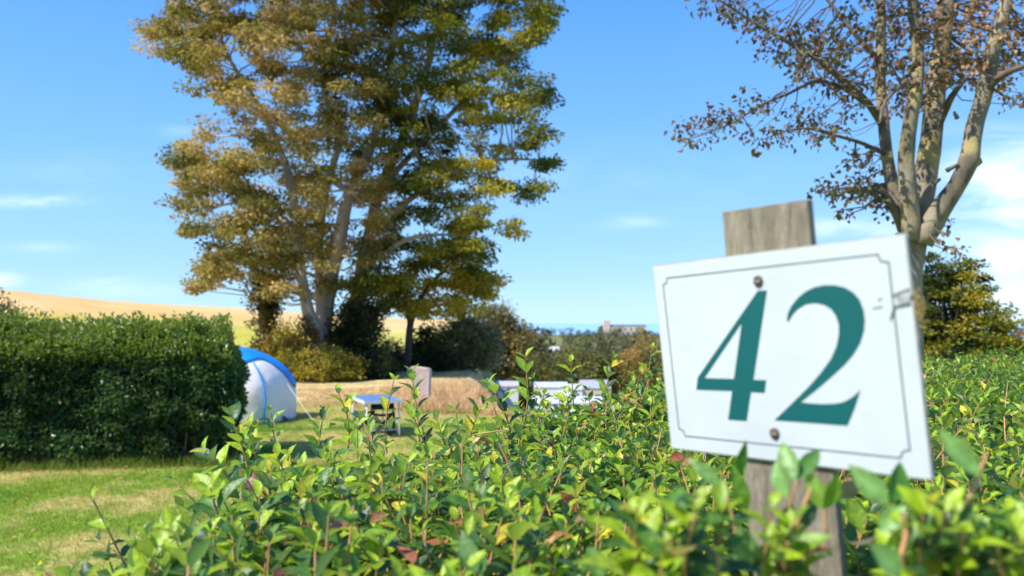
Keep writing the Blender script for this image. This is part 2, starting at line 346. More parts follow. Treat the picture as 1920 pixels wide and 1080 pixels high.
# ------------------------------------------------------------------ left clipped hedge (9-10 m away)
def left_hedge():
    A = G(-420, 903)[:2]; B = G(440, 868)[:2]                     # front foot line
    d = (B - A); Lh = np.linalg.norm(d); d /= Lh; nrm = np.array([d[1], -d[0]])   # towards camera
    if nrm[1] > 0: nrm = -nrm
    H = 1.62; T = 1.5
    root = empty('clipped_hedge', (A[0] + d[0] * Lh / 2, A[1] + d[1] * Lh / 2, 0), 'dark green clipped hedge with a sunlit top, left of the tent', 'hedge')
    def surf(u, s):     # s runs 0..1 : front face up, over the shoulder, top
        per = H + T + H; q = s * per; z = np.where(q < H, q, np.where(q < H + T, H, H - (q - H - T))); dep = np.where(q < H, 0, np.where(q < H + T, q - H, T))
        fr = smooth((H - z) / .25); return u, dep, z
    nL = 62000
    u = rng.random(nL) * Lh; s = rng.random(nL) ** 1.0; s = np.where(rng.random(nL) < .86, s * (H + T) / (H * 2 + T), s)
    per = H * 2 + T; q = s * per
    front = q < H; top = (q >= H) & (q < H + T)
    z = np.where(front, q, np.where(top, H, per - q)); dep = np.where(front, 0., np.where(top, q - H, T))
    # end cap leaves
    ne = 9000; ue = np.full(ne, Lh); ze = rng.random(ne) * H; de = rng.random(ne) * T
    u = np.concatenate([u, ue]); z = np.concatenate([z, ze]); dep = np.concatenate([dep, de]); n = len(u)
    nx = np.concatenate([np.where(front, -1., np.where(top, 0, 1)), np.zeros(ne)]); nz_ = np.concatenate([np.where(top, 1., 0), np.zeros(ne)]); nu = np.concatenate([np.zeros(nL), np.ones(ne)])
    # rounding of shoulder and end
    sh = np.minimum(z, H); k = np.clip((z - (H - .5)) / .5, 0, 1) ** 2; dep = dep + np.where(nx < 0, k * .42, 0) ; z = z - np.where(nz_ > 0, smooth((.35 - dep) / .35) * .14, 0)
    Pn = np.stack([u, dep * 2, z], 1); bump = vnoise(Pn, 4, 1.3, 3) * .09 + vnoise(Pn, 9, 4.5, 2) * .055
    lay = -rng.random(n) ** 1.5 * .16 + bump + np.where(nz_ > 0, rng.random(n) ** 3 * .22 + vnoise(Pn, 12, .8, 2) * .05, 0)
    low = smooth((.25 - z) / .25) * .1
    dep = dep - np.where(nx < 0, lay - low, 0) * 1.0 + np.where(nx > 0, lay, 0)
    z = z + np.where(nz_ > 0, lay, 0); u = u + nu * (lay - .25 * smooth((z - 1.3) / .5) - .05)
    u = u - smooth((z - (H - .5)) / .6) * np.where(u > Lh - .5, .18, 0)
    P = np.stack([A[0] + d[0] * u - nrm[0] * dep, A[1] + d[1] * u - nrm[1] * dep, z], 1)
    out = np.stack([d[0] * nu + nrm[0] * -nx, d[1] * nu + nrm[1] * -nx, nz_], 1)
    Dv = unit(out * .6 + rng.normal(size=(n, 3)) * .6 + np.array([0, 0, .25])); Nv = unit(out * .8 + np.array([0, 0, .5]) + rng.normal(size=(n, 3)) * .5)
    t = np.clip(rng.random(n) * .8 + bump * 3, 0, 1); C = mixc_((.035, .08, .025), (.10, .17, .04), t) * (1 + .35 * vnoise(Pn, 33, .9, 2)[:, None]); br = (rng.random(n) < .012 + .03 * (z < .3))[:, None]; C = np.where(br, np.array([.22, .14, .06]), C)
    tt = np.clip(smooth((z - (H - .5)) / .35) * (.55 + .5 * rng.random(n)), 0, 1); C = C * (1 - tt[:, None]) + np.array([.19, .26, .04]) * tt[:, None]  # sunlit band painted into the upper leaves as a paler yellow-green
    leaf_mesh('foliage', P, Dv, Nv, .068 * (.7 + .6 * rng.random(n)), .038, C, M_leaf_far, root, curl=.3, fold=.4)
    # closed dark core, coloured like the shade between leaves so nothing shows through
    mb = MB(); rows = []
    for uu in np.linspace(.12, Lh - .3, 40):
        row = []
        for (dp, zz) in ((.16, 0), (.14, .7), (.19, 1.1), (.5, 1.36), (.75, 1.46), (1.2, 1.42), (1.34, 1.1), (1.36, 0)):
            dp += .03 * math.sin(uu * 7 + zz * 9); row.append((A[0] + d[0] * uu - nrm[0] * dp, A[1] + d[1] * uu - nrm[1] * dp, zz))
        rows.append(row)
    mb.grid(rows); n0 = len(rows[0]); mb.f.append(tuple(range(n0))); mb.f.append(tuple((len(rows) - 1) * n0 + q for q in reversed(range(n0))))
    mb.build('dark_core', M_core, root)
    # loose stems sticking up and low tufts
    mb = MB()
    for _ in range(90):
        uu = random.uniform(0, Lh); dp = random.uniform(.2, 1.2); p = np.array([A[0] + d[0] * uu - nrm[0] * dp, A[1] + d[1] * uu - nrm[1] * dp, 1.4])
        mb.tube([p, p + np.array([random.uniform(-.06, .06), 0, random.uniform(.25, .42)])], [.005, .002], 4)
    for _ in range(160):
        uu = random.uniform(0, Lh); p = np.array([A[0] + d[0] * uu - nrm[0] * .12, A[1] + d[1] * uu - nrm[1] * .12, 0]); mb.tube([p, p + np.array([random.uniform(-.1, .1), -.05, random.uniform(.25, .5)])], [.008, .004], 4)
    mb.build('stem', M_twig, root)
    return A, B, d, nrm, Lh
LH = left_hedge()

# ------------------------------------------------------------------ near hedge under the camera
HP = np.array([(-.31, .30), (-.365, .70), (-.38, .92), (-.335, 1.06), (-.20, 1.24), (-.075, 1.56), (.12, 1.92), (.30, 2.1), (.60, 3.1), (1.4, 3.9), (3.4, 4.5), (3.6, .30)])
def poly_sd(P):
    """distance inside (positive) the plan outline"""
    n = len(HP); best = np.full(len(P), 1e9); ins = np.zeros(len(P), bool); j = n - 1
    for i in range(n):
        a = HP[i]; b = HP[j]; ab = b - a; t = np.clip(((P - a) @ ab) / (ab @ ab), 0, 1); best = np.minimum(best, np.linalg.norm(P - (a + t[:, None] * ab), axis=1))
        cond = (a[1] > P[:, 1]) != (b[1] > P[:, 1]); xi = (b[0] - a[0]) * (P[:, 1] - a[1]) / (b[1] - a[1] + 1e-12) + a[0]; ins ^= cond & (P[:, 0] < xi); j = i
    return np.where(ins, best, -best)
def hz(P):
    sd = poly_sd(P); n = vnoise(P, 21, 2.2, 3)
    z = 1.6 + n * .022 - .06 * smooth((.10 - sd) / .10)
    z = z - .09 * np.exp(-(((P[:, 0] - .30) / .09) ** 2 + ((P[:, 1] - .50) / .11) ** 2)) - .05 * np.exp(-(((P[:, 0] - .16) / .08) ** 2 + ((P[:, 1] - .62) / .07) ** 2))
    return z
# the sign's frame of reference (needed to keep leaves out of it)
def c2w(v): return np.array([v[0], v[2] * CP - v[1] * SP, v[2] * SP + v[1] * CP])
S_O = c2w((.11620, .01821, .65039)) + np.array([0, 0, CAMZ])
S_U = unit(c2w((.57814, .07166, -.81278))); S_V = unit(c2w((-.09878, .99497, .01678)))          # points up the sign
S_V = unit(S_V - S_U * (S_V @ S_U)); S_N = np.cross(S_U, S_V)
if S_N @ (np.array([0, 0, CAMZ]) - S_O) < 0: S_N = -S_N
def sgn(x, y, o=0.0): return S_O + S_U * x / 1000 + S_V * y / 1000 + S_N * o / 1000

near = empty('near_hedge', (1.2, 2.0, 0), 'bright green broad leaved hedge with upright shoots, filling the foreground below the number sign', 'hedge')
class Shoots:
    def __init__(s): s.P = []; s.D = []; s.N = []; s.L = []; s.W = []; s.C = []; s.stem = []
    def leaf(s, p, d, n, L, w, c): s.P.append(p); s.D.append(d); s.N.append(n); s.L.append(L); s.W.append(w); s.C.append(c)
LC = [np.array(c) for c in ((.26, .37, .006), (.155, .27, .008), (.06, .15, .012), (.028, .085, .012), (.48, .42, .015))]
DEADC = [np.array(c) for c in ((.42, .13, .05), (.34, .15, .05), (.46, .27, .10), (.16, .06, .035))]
def shoot(S, base, tip, pairs, L, bright=.5, stem_r=.0013, start=.15, gap_skip=.08, phase=None, up=.55):
    base = np.array(base, float); tip = np.array(tip, float); ax = tip - base; ln = np.linalg.norm(ax); ax /= ln
    side0 = unit(np.cross(ax, np.array([.3, 1, .2]))); side1 = np.cross(ax, side0)
    bend = (side0 * random.uniform(-1, 1) + side1 * random.uniform(-1, 1)) * ln * .07
    ph = random.random() * 6.28 if phase is None else phase
    pos = lambda t: base + ax * ln * t + bend * math.sin(math.pi * t)
    S.stem.append(([pos(t) for t in (0, .33, .66, 1)], [stem_r * 1.3, stem_r * 1.15, stem_r * .95, stem_r * .6]))
    for k in range(pairs):
        t = start + (1 - start) * k / max(1, pairs - 1); p = pos(t); a = ph + k * 1.571
        for sgn_ in (0, math.pi):
            if random.random() < gap_skip and k < pairs - 1: continue
            q = side0 * math.cos(a + sgn_) + side1 * math.sin(a + sgn_)
            upk = up + .6 * (t ** 3) + random.uniform(-.18, .18)
            d = unit(q * 1.0 + ax * upk + rng.normal(size=3) * .1); n = unit(ax - d * (ax @ d) + rng.normal(size=3) * .12)
            size = L * (1 - .38 * max(0, t - .75) / .25 * (k == pairs - 1) - .1 * random.random()) * random.uniform(.82, 1.12)
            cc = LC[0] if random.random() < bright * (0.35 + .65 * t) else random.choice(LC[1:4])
            if random.random() < .05: cc = LC[4]
            if random.random() < .022 and k < pairs - 1: cc = random.choice(DEADC)
            cc = cc * random.uniform(.8, 1.2)
            S.leaf(p + d * L * .05, d, n, size, size * random.uniform(.40, .5), cc)
def fill_shoots():
    hiS, loS = Shoots(), Shoots()
    x0, x1, y0, y1 = -.6, 3.6, .28, 4.5
    n = 19000; P = np.stack([rng.uniform(x0, x1, n), rng.uniform(y0, y1, n)], 1)
    # two passes: dense everywhere
    sd = poly_sd(P); m = sd > .0; P = P[m]; sd = sd[m]; z = hz(P)
    for p, s_, zz in zip(P, sd, z):
        dist = math.hypot(p[0], p[1])
        if abs(p[0]) > .72 * p[1] + .35 and dist > .8: 
            if random.random() < .6: continue
        # keep clear of the lens and of the sign
        if dist < .36: zz -= .07
        q = np.array([p[0], p[1], zz]) - S_O; u_ = q @ S_U; nn = q @ S_N
        if -.03 < u_ < .24 and -.02 < nn < .05: 
            zz = min(zz, 1.60) - .02
            if .05 < u_ < .17 and nn > -.015: continue
        tall = random.random() < (.035 if dist > .75 else .0)
        h = zz + random.gauss(0, .018) + (random.uniform(.03, .075) if tall else 0)
        ln = random.uniform(.10, .15) + (.05 if tall else 0)
        lean = np.array([random.gauss(0, .22), random.gauss(0, .22)])
        if s_ < .15 and p[0] < 1.2 and p[1] < 3: lean += np.array([-.35, .1 if p[1] > 1.7 else 0]) * (.15 - s_) / .15
        tip = np.array([p[0] + lean[0] * ln, p[1] + lean[1] * ln, h]); base = np.array([p[0], p[1], h - ln])
        S = hiS if dist < 1.9 else loS
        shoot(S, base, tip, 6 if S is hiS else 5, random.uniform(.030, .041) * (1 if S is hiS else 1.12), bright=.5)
    # loose horizontal leaves filling the top layer
    n = 60000; P = np.stack([rng.uniform(x0, x1, n), rng.uniform(y0, y1, n)], 1); sd = poly_sd(P); dist = np.hypot(P[:, 0], P[:, 1]); k_ = (sd > -.025) & (dist > .42); P = P[k_]; sd = sd[k_]; z = hz(P) + .004 - (.085 + .3 * smooth((.1 - sd) / .12)) * rng.random(len(P)) ** .8
    for p, zz in zip(P, z):
        q = np.array([p[0], p[1], zz]) - S_O; u_ = q @ S_U; nn = q @ S_N
        if .04 < u_ < .18 and -.03 < nn < .03: continue
        if abs(p[0]) > .72 * p[1] + .35: continue
        S = hiS if p[1] < 1.1 else loS; a = random.random() * 6.283; L = random.uniform(.024, .04)
        c = random.choice(LC[:4]) * random.uniform(.75, 1.2)
        if random.random() < .055: c = random.choice(DEADC)
        S.leaf(np.array([p[0], p[1], zz]), np.array([math.cos(a), math.sin(a), random.uniform(-.2, .6)]), np.array([random.gauss(0, .35), random.gauss(0, .35), 1]), L, L * .46, c)
    # sides going down to the lawn
    for i in range(0, 10):
        a = HP[i]; b = HP[i + 1]; e = b - a; L_ = np.linalg.norm(e); nn = np.array([-e[1], e[0]]) / L_
        dens = 150 if i < 7 else 60
        for _ in range(int(L_ * 1.5 * dens)):
            t = random.random(); zz = 1.52 * (1 - random.random() ** 1.4); p = a + e * t + nn * random.uniform(-.06, .02)
            base = np.array([p[0] - nn[0] * .08, p[1] - nn[1] * .08, zz - .05]); tip = np.array([p[0] + nn[0] * .06, p[1] + nn[1] * .06, zz + .05])
            shoot(loS, base, tip, 4, .040, bright=.35)
    return hiS, loS
hiS, loS = fill_shoots()
# shoots one can single out: (base px,py) -> (tip px,py), metres ahead, pairs, leaf length
SPEC = [((790, 870), (772, 700), 1.55, 8, .040), ((652, 850), (636, 740), 1.45, 4, .042), ((470, 900), (432, 780), 1.15, 5, .040), ((500, 905), (470, 800), 1.2, 5, .038),
        ((520, 850), (508, 775), 1.5, 3, .036), ((600, 850), (610, 775), 1.5, 3, .040), ((985, 790), (984, 672), 1.5, 3, .044), ((960, 830), (918, 720), 1.4, 4, .038),
        ((1075, 760), (1070, 680), 1.9, 3, .040), ((1130, 770), (1150, 672), 1.9, 4, .042), ((1215, 760), (1222, 655), 2.0, 5, .042), ((1180, 760), (1200, 690), 2.2, 4, .040),
        ((1085, 820), (1062, 740), 1.7, 4, .038), ((1000, 800), (1020, 740), 1.8, 3, .036), ((880, 830), (905, 760), 1.5, 4, .038), ((725, 850), (738, 715), 1.5, 3, .036),
        ((455, 950), (385, 850), .95, 4, .042), ((430, 1010), (395, 915), .85, 3, .045), ((420, 1060), (310, 985), .78, 3, .042), ((440, 1100), (300, 1040), .72, 4, .042), ((400, 1110), (255, 1068), .66, 3, .044),
        ((570, 960), (520, 860), 1.05, 4, .040), ((640, 940), (620, 850), 1.15, 4, .040), ((700, 900), (690, 800), 1.3, 4, .038), ((850, 900), (820, 790), 1.25, 5, .038),
        ((820, 880), (770, 770), 1.4, 5, .038), ((1225, 800), (1190, 720), 1.7, 4, .038)]
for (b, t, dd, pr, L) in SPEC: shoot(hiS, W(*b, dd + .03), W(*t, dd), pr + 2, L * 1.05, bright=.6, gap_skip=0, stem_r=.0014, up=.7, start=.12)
def leafpx(S, base, tip, d0, d1, w, facing, col):
    p = W(*base, d0); q = W(*tip, d1); d = q - p; L = np.linalg.norm(d); n = np.array(facing, float); S.leaf(p, d / L, unit(n), L * 1.1, w * .82, np.array(col))
for _ in range(46):      # shoots crowding round the foot of the sign
    px = random.uniform(1180, 1910); 
    if 1500 < px < 1590 or 1610 < px < 1690: continue
    yt = random.uniform(950, 1030) if px < 1600 else random.uniform(960, 1030); dd = random.uniform(.40, .47)
    shoot(hiS, W(px + random.uniform(-15, 15), yt + 210, dd + .02), W(px, yt, dd), 6, random.uniform(.022, .032), bright=.6, stem_r=.0011, up=.5)
big = Shoots(); gr = (.06, .17, .018); gl = (.16, .30, .07)
leafpx(big, (1492, 905), (1462, 822), .452, .462, .014, (-.5, -.7, .5), gl); leafpx(big, (1495, 900), (1538, 840), .452, .462, .012, (-.3, -.8, .4), gr)
leafpx(big, (1478, 935), (1448, 860), .455, .462, .013, (-.7, -.5, .4), gl); leafpx(big, (1545, 955), (1515, 885), .45, .45, .014, (-.3, -.9, .2), (.17, .3, .03)); leafpx(big, (1545, 955), (1570, 885), .45, .45, .013, (.3, -.9, .2), (.12, .25, .02))
leafpx(big, (1365, 905), (1410, 835), .54, .53, .012, (.4, -.8, .4), gr); leafpx(big, (1355, 915), (1295, 858), .54, .54, .013, (-.5, -.6, .6), gl); leafpx(big, (1395, 970), (1385, 880), .52, .51, .014, (0, -1, .3), (.10, .22, .02))
leafpx(big, (1668, 950), (1592, 868), .42, .425, .016, (-.5, -.6, .6), gl); leafpx(big, (1668, 945), (1695, 862), .42, .425, .015, (.3, -.85, .4), gr); leafpx(big, (1650, 1000), (1700, 945), .41, .41, .014, (-.2, -.7, .6), gl)
leafpx(big, (1838, 895), (1755, 800), .40, .41, .014, (-.4, -.8, .4), gl); leafpx(big, (1690, 1080), (1625, 1015), .38, .38, .016, (-.4, -.6, .7), gl); leafpx(big, (1348, 965), (1352, 905), .50, .50, .011, (0, -1, .2), (.30, .36, .02))
leafpx(big, (1410, 1060), (1385, 985), .43, .43, .017, (-.4, -.8, .5), gl); leafpx(big, (895, 1075), (862, 1000), .55, .55, .019, (-.3, -.8, .5), (.12, .22, .06))
leafpx(big, (1130, 1085), (1105, 1020), .48, .48, .016, (-.3, -.8, .5), gl)
for pts, dd, r_ in (([(1440, 1085), (1475, 1020), (1505, 955), (1522, 915)], .44, .0014), ([(1440, 1050), (1470, 980), (1493, 903)], .45, .0009), ([(1790, 1000), (1820, 930), (1850, 850)], .41, .0012),
                    ([(1740, 1010), (1715, 990), (1668, 948)], .415, .0015), ([(540, 1000), (500, 930), (470, 880)], .97, .0017), ([(1380, 1000), (1360, 905)], .52, .0012), ([(1550, 1010), (1545, 955)], .45, .001),
                    ([(965, 905), (950, 860), (935, 830)], 1.0, .0018), ([(890, 815), (955, 805)], 1.25, .0012), ([(1700, 1000), (1760, 1010), (1850, 1045)], .55, .0018), ([(1690, 1040), (1700, 1000), (1690, 960)], .4, .0014)):
    big.stem.append(([W(x, y, dd) for x, y in pts], [r_ * 1.1] * (len(pts) - 1) + [r_ * .7]))
# dead and brown leaves resting in the top of the hedge
dead = Shoots()
for (px, py, dd, L) in ((895, 825, 1.25, .05), (885, 832, 1.24, .03), (650, 890, 1.15, .035), (668, 897, 1.15, .03), (1255, 862, .8, .035), (1275, 872, .78, .03), (1060, 1000, .62, .04), (1120, 995, .6, .045), (1090, 975, .62, .035), (1620, 905, .55, .04),
                        (1640, 925, .54, .04), (1760, 1030, .5, .05), (1790, 1050, .48, .05), (1730, 1050, .5, .04), (1890, 1020, .52, .04), (1860, 1060, .5, .05), (1890, 810, 1.2, .03), (1030, 1010, .6, .03), (1585, 880, .56, .03), (1650, 1000, .5, .04), (1700, 1045, .46, .035)):
    p = W(px, py, dd); d = unit(rng.normal(size=3) * np.array([1, 1, .5])); L *= .6; dead.leaf(p, d, unit(rng.normal(size=3) + np.array([0, -.5, .6])), L, L * .5, random.choice(DEADC) * random.uniform(.8, 1.3))
def build_shoots(S, name, hi, parent, curl=.28, fold=.35, material=None):
    if S.P: leaf_mesh(name, np.array(S.P), np.array(S.D), np.array(S.N), np.array(S.L), np.array(S.W), np.array(S.C), material or M_leaf, parent, hi=hi, curl=curl, fold=fold)
for S_ in (big, dead):
    for k_ in 'PDNLWC': getattr(hiS, k_).extend(getattr(S_, k_))
build_shoots(hiS, 'foliage', True, near); build_shoots(loS, 'foliage', False, near, fold=.3)
mb = MB()
for S in (hiS, big):
    for pts, rd in S.stem: mb.tube(pts, rd, 5, caps=False)
for pts, rd in loS.stem[::2]: mb.tube([pts[0], pts[-1]], [rd[0], rd[-1]], 3, caps=False)
mb.build('stem', M_twig, near, sm=True)
# dark core sheet: shade inside the hedge put into its colour, blocks see-through
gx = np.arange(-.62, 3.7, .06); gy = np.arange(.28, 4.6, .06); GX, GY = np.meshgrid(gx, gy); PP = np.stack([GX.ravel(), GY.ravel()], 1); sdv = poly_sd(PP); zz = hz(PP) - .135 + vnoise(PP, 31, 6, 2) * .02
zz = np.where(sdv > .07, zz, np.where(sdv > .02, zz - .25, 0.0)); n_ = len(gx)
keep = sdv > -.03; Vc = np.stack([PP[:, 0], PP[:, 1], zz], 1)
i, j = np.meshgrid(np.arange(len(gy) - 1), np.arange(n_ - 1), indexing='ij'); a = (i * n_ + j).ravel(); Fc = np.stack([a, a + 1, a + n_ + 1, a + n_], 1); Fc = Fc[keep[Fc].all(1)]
np_mesh('dark_core', Vc, Fc, M_core, near)

# ------------------------------------------------------------------ number sign
M_plate = mat('white_enamel', (.585, .62, .65), .35, col2=(.535, .575, .60), scale=14, spec=.5, bump=.03, bscale=60)
M_edge = mat('plate_edge', (.45, .42, .38), .8, var=.3, scale=60)
M_teal = mat('teal_paint', (.0, .105, .11), .45, col2=(.0, .098, .103), scale=20)
M_line = mat('grey_green_line', (.055, .115, .13), .45, var=.2, scale=40)
M_wood = mat('weathered_wood', (.33, .28, .205), .95, col2=(.18, .15, .11), scale=14, bump=.8, bscale=30, stretch=(4, 4, .35))
M_rust = mat('rusty_screw', (.20, .14, .10), .6, col2=(.09, .07, .06), scale=300, metal=.4, bump=.5, bscale=400)
sb = G(1500, 1080, 0) * 0 + np.array([S_O[0] + .06, S_O[1] - .07, 0])
sign = empty('number_sign', sb, 'white rectangular sign reading 42 in teal on a leaning weathered wooden post', 'sign')
def extr(poly, z0, z1, mb, holes=()):      # poly in sign millimetres
    from mathutils.geometry import tessellate_polygon
    loops = [poly] + list(holes); flat = [p for l in loops for p in l]
    tris = tessellate_polygon([[Vector((x, y, 0)) for x, y in l] for l in loops]); n = len(flat)
    Vt = [sgn(x, y, z1) for x, y in flat] + [sgn(x, y, z0) for x, y in flat]; Fs = []
    for t in tris:
        a, b, c = [flat[k] for k in t]; ar = (b[0] - a[0]) * (c[1] - a[1]) - (c[0] - a[0]) * (b[1] - a[1]); t = t if ar > 0 else t[::-1]
        Fs.append(tuple(t)); Fs.append(tuple(k + n for k in reversed(t)))
    s = 0
    for l in loops:
        m = len(l)
        for k in range(m): Fs.append((s + k, s + (k + 1) % m, n + s + (k + 1) % m, n + s + k))
        s += m
    mb.add(Vt, Fs); return mb
r_ = 1.5; plate = [(r_, 0), (.3, -.5), (0, -r_), (0, -147), (r_, -148.5), (208.5, -148.5), (210, -147), (210, -43), (209.2, -41.2), (207.6, -40.2), (209.1, -38.4), (210, -36.6), (210, -r_), (208.8, -.2)]
ins = [(.8 if x < 1 else (x - .8 if x > 209 else x), y - .8 if y > -1 else (y + .8 if y < -148 else y)) for x, y in plate]
extr(plate, 0, 2.6, MB()).build('panel_back', M_edge, sign); extr(ins, 2.61, 3.0, MB()).build('panel', M_plate, sign)
four = [(100.0, -27.2), (107.7, -27.5), (88.2, -90.8), (99.1, -90.8), (96.7, -100.0), (84.9, -99.8), (78.3, -121.2), (61.3, -121.2), (67.9, -99.6), (33.3, -99.7), (36.1, -90.1)]
hole = [(82.9, -49.8), (42.8, -90.4), (70.7, -90.5)]
two = [(121.3, -49.2), (122.6, -44.5), (126.0, -39.6), (131.8, -34.2), (138.4, -30.3), (145.4, -28.0), (152.1, -27.2), (159.6, -27.7), (166.7, -29.7), (172.4, -33.4), (176.3, -38.5), (178.1, -45.2), (178.2, -51.8), (176.8, -58.3), (173.4, -65.8), (167.9, -73.0), (160.9, -79.7), (150.4, -87.8), (138.5, -96.5), (125.5, -105.3), (132.8, -105.8), (141.8, -105.8), (150.5, -105.2), (156.7, -103.9), (161.5, -101.8), (166.0, -98.9), (170.2, -95.5), (165.1, -107), (158.5, -119.1), (102.4, -119.1), (118.9, -106.0), (131.8, -95.5), (143.1, -85.1), (151.8, -75.6), (156.6, -67.5), (159.2, -59.8), (159.9, -53.4), (158.5, -47.6), (155.6, -43.1), (150.6, -39.9), (144.2, -38.6), (137.4, -39.0), (130.9, -41.9), (126.3, -45.5), (123.0, -49.6), (121.9, -50.2)]
extr(four, 3.02, 3.18, MB(), [hole]).build('digit', M_teal, sign); extr(two, 3.02, 3.18, MB()).build('digit', M_teal, sign)
bl = [(9.8, -16.1), (12.8, -15.6), (14.0, -14.6), (14.6, -11.3), (191.4, -11.1), (192.0, -14.2), (193.4, -15.9), (197.6, -16.5), (198.2, -131.4), (194.6, -132.2), (193.0, -133.6), (192.0, -136.7), (16.6, -137.0), (15.8, -134.0), (14.4, -132.4), (10.9, -131.6)]
mb = MB(); m_ = len(bl); cx_, cy_ = 104, -74
def off(poly, w):
    o = []
    for k in range(len(poly)):
        a, b, c = np.array(poly[k - 1]), np.array(poly[k]), np.array(poly[(k + 1) % len(poly)]); d1 = (b - a) / np.linalg.norm(b - a); d2 = (c - b) / np.linalg.norm(c - b)
        n1 = np.array([-d1[1], d1[0]]); n2 = np.array([-d2[1], d2[0]]); n = n1 + n2; n /= max(.5, n @ n1 * 1.0) if abs(n @ n1) > .1 else 1; o.append(tuple(b + n * w))
    return o
P1, P2 = off(bl, .5), off(bl, -.5)
mb.add([sgn(x, y, 3.1) for x, y in P1] + [sgn(x, y, 3.1) for x, y in P2], [(k, (k + 1) % m_, m_ + (k + 1) % m_, m_ + k) for k in range(m_)]); mb.build('border_line', M_line, sign)
for (x, y) in ((101.3, -20.5), (101.7, -128.4)):
    mb = MB(); rings = []
    for rr_, zz_ in ((4.0, 3.02), (3.9, 3.9), (3.2, 4.8), (1.9, 5.3), (.05, 5.4)): rings.append([sgn(x + rr_ * math.cos(a), y + rr_ * math.sin(a), zz_) for a in np.linspace(0, 2 * math.pi, 21)])
    mb.grid(rings); s_ = mb.build('screw', M_rust, sign, sm=True)
    mb = MB(); extr([(x - 2.4, y - .4), (x + 2.4, y - .4), (x + 2.4, y + .4), (x - 2.4, y + .4)], 5.2, 5.55, mb)
    mb.build('screw_slot', M_edge, s_)
# chipped mark at the right edge
M_chip = mat('chip_grey', (.50, .51, .50), .9, var=.5, scale=150)
M_chipd = mat('crack_dark', (.16, .17, .18), .9, var=.4, scale=150)
mb = MB(); extr([(199.5, -37.2), (203, -35.6), (207.3, -34.6), (208.8, -36.6), (208.3, -41.5), (203, -42.4), (200.2, -40.8)], 3.02, 3.3, mb); mb.build('chipped_patch', M_chip, sign)
mb = MB(); extr([(197.0, -37.0), (202, -35.2), (208.9, -33.2), (208.9, -34.6), (202, -36.2), (197.6, -38)], 3.31, 3.5, mb); extr([(198.0, -43.0), (208.6, -42.0), (208.6, -43.6), (199.5, -44.6), (195.5, -52), (194.6, -51.6)], 3.31, 3.5, mb)
extr([(188, -39.2), (191, -37.8), (191.2, -38.6), (188.3, -40)], 3.05, 3.2, mb); extr([(184, -43.8), (190.5, -43), (190.5, -44), (184.2, -44.6)], 3.05, 3.2, mb); mb.build('crack', M_chipd, sign)
# lichen tuft on the plate edge
mb = MB()
for _ in range(150):
    x = random.gauss(212.2, 1.6); y = random.gauss(-46, 5.5) ; s = random.uniform(.5, 1.2); z = random.uniform(-1.5, 2.2); x = max(210.2, x - abs(y + 46) * .12)
    p = sgn(x, y, z); mb.tube([p - S_U * s * .0006 + rng.normal(size=3) * .0003, p + rng.normal(size=3) * .0009, p + S_U * s * .0008], [.0002, s * .0006, .0002], 5)
mb.build('lichen', mat('golden_lichen', (.50, .36, .08), .9, col2=(.25, .2, .12), scale=500), sign)
# post: a board 72 mm wide
pt = [(72.8, 32.6), (74.2, 33.1), (110, 31.8), (143, 30.9), (144.2, 30.4), (142.6, -60), (140.9, -210), (139.5, -700), (66, -700), (67.3, -190), (70.5, -50)]
mb = extr(pt, -7, -.4, MB()); p_ = mb.build('post', M_wood, sign, bevel=.001)
q = sgn(103, -700, -6); mb = MB(); Rm = None
mb = MB(); mb.tube([q, np.array([q[0] + .02, q[1], .6]), np.array([q[0] + .05, q[1], -.3])], [.035, .035, .035], 4); mb.build('post_foot', M_wood, sign)

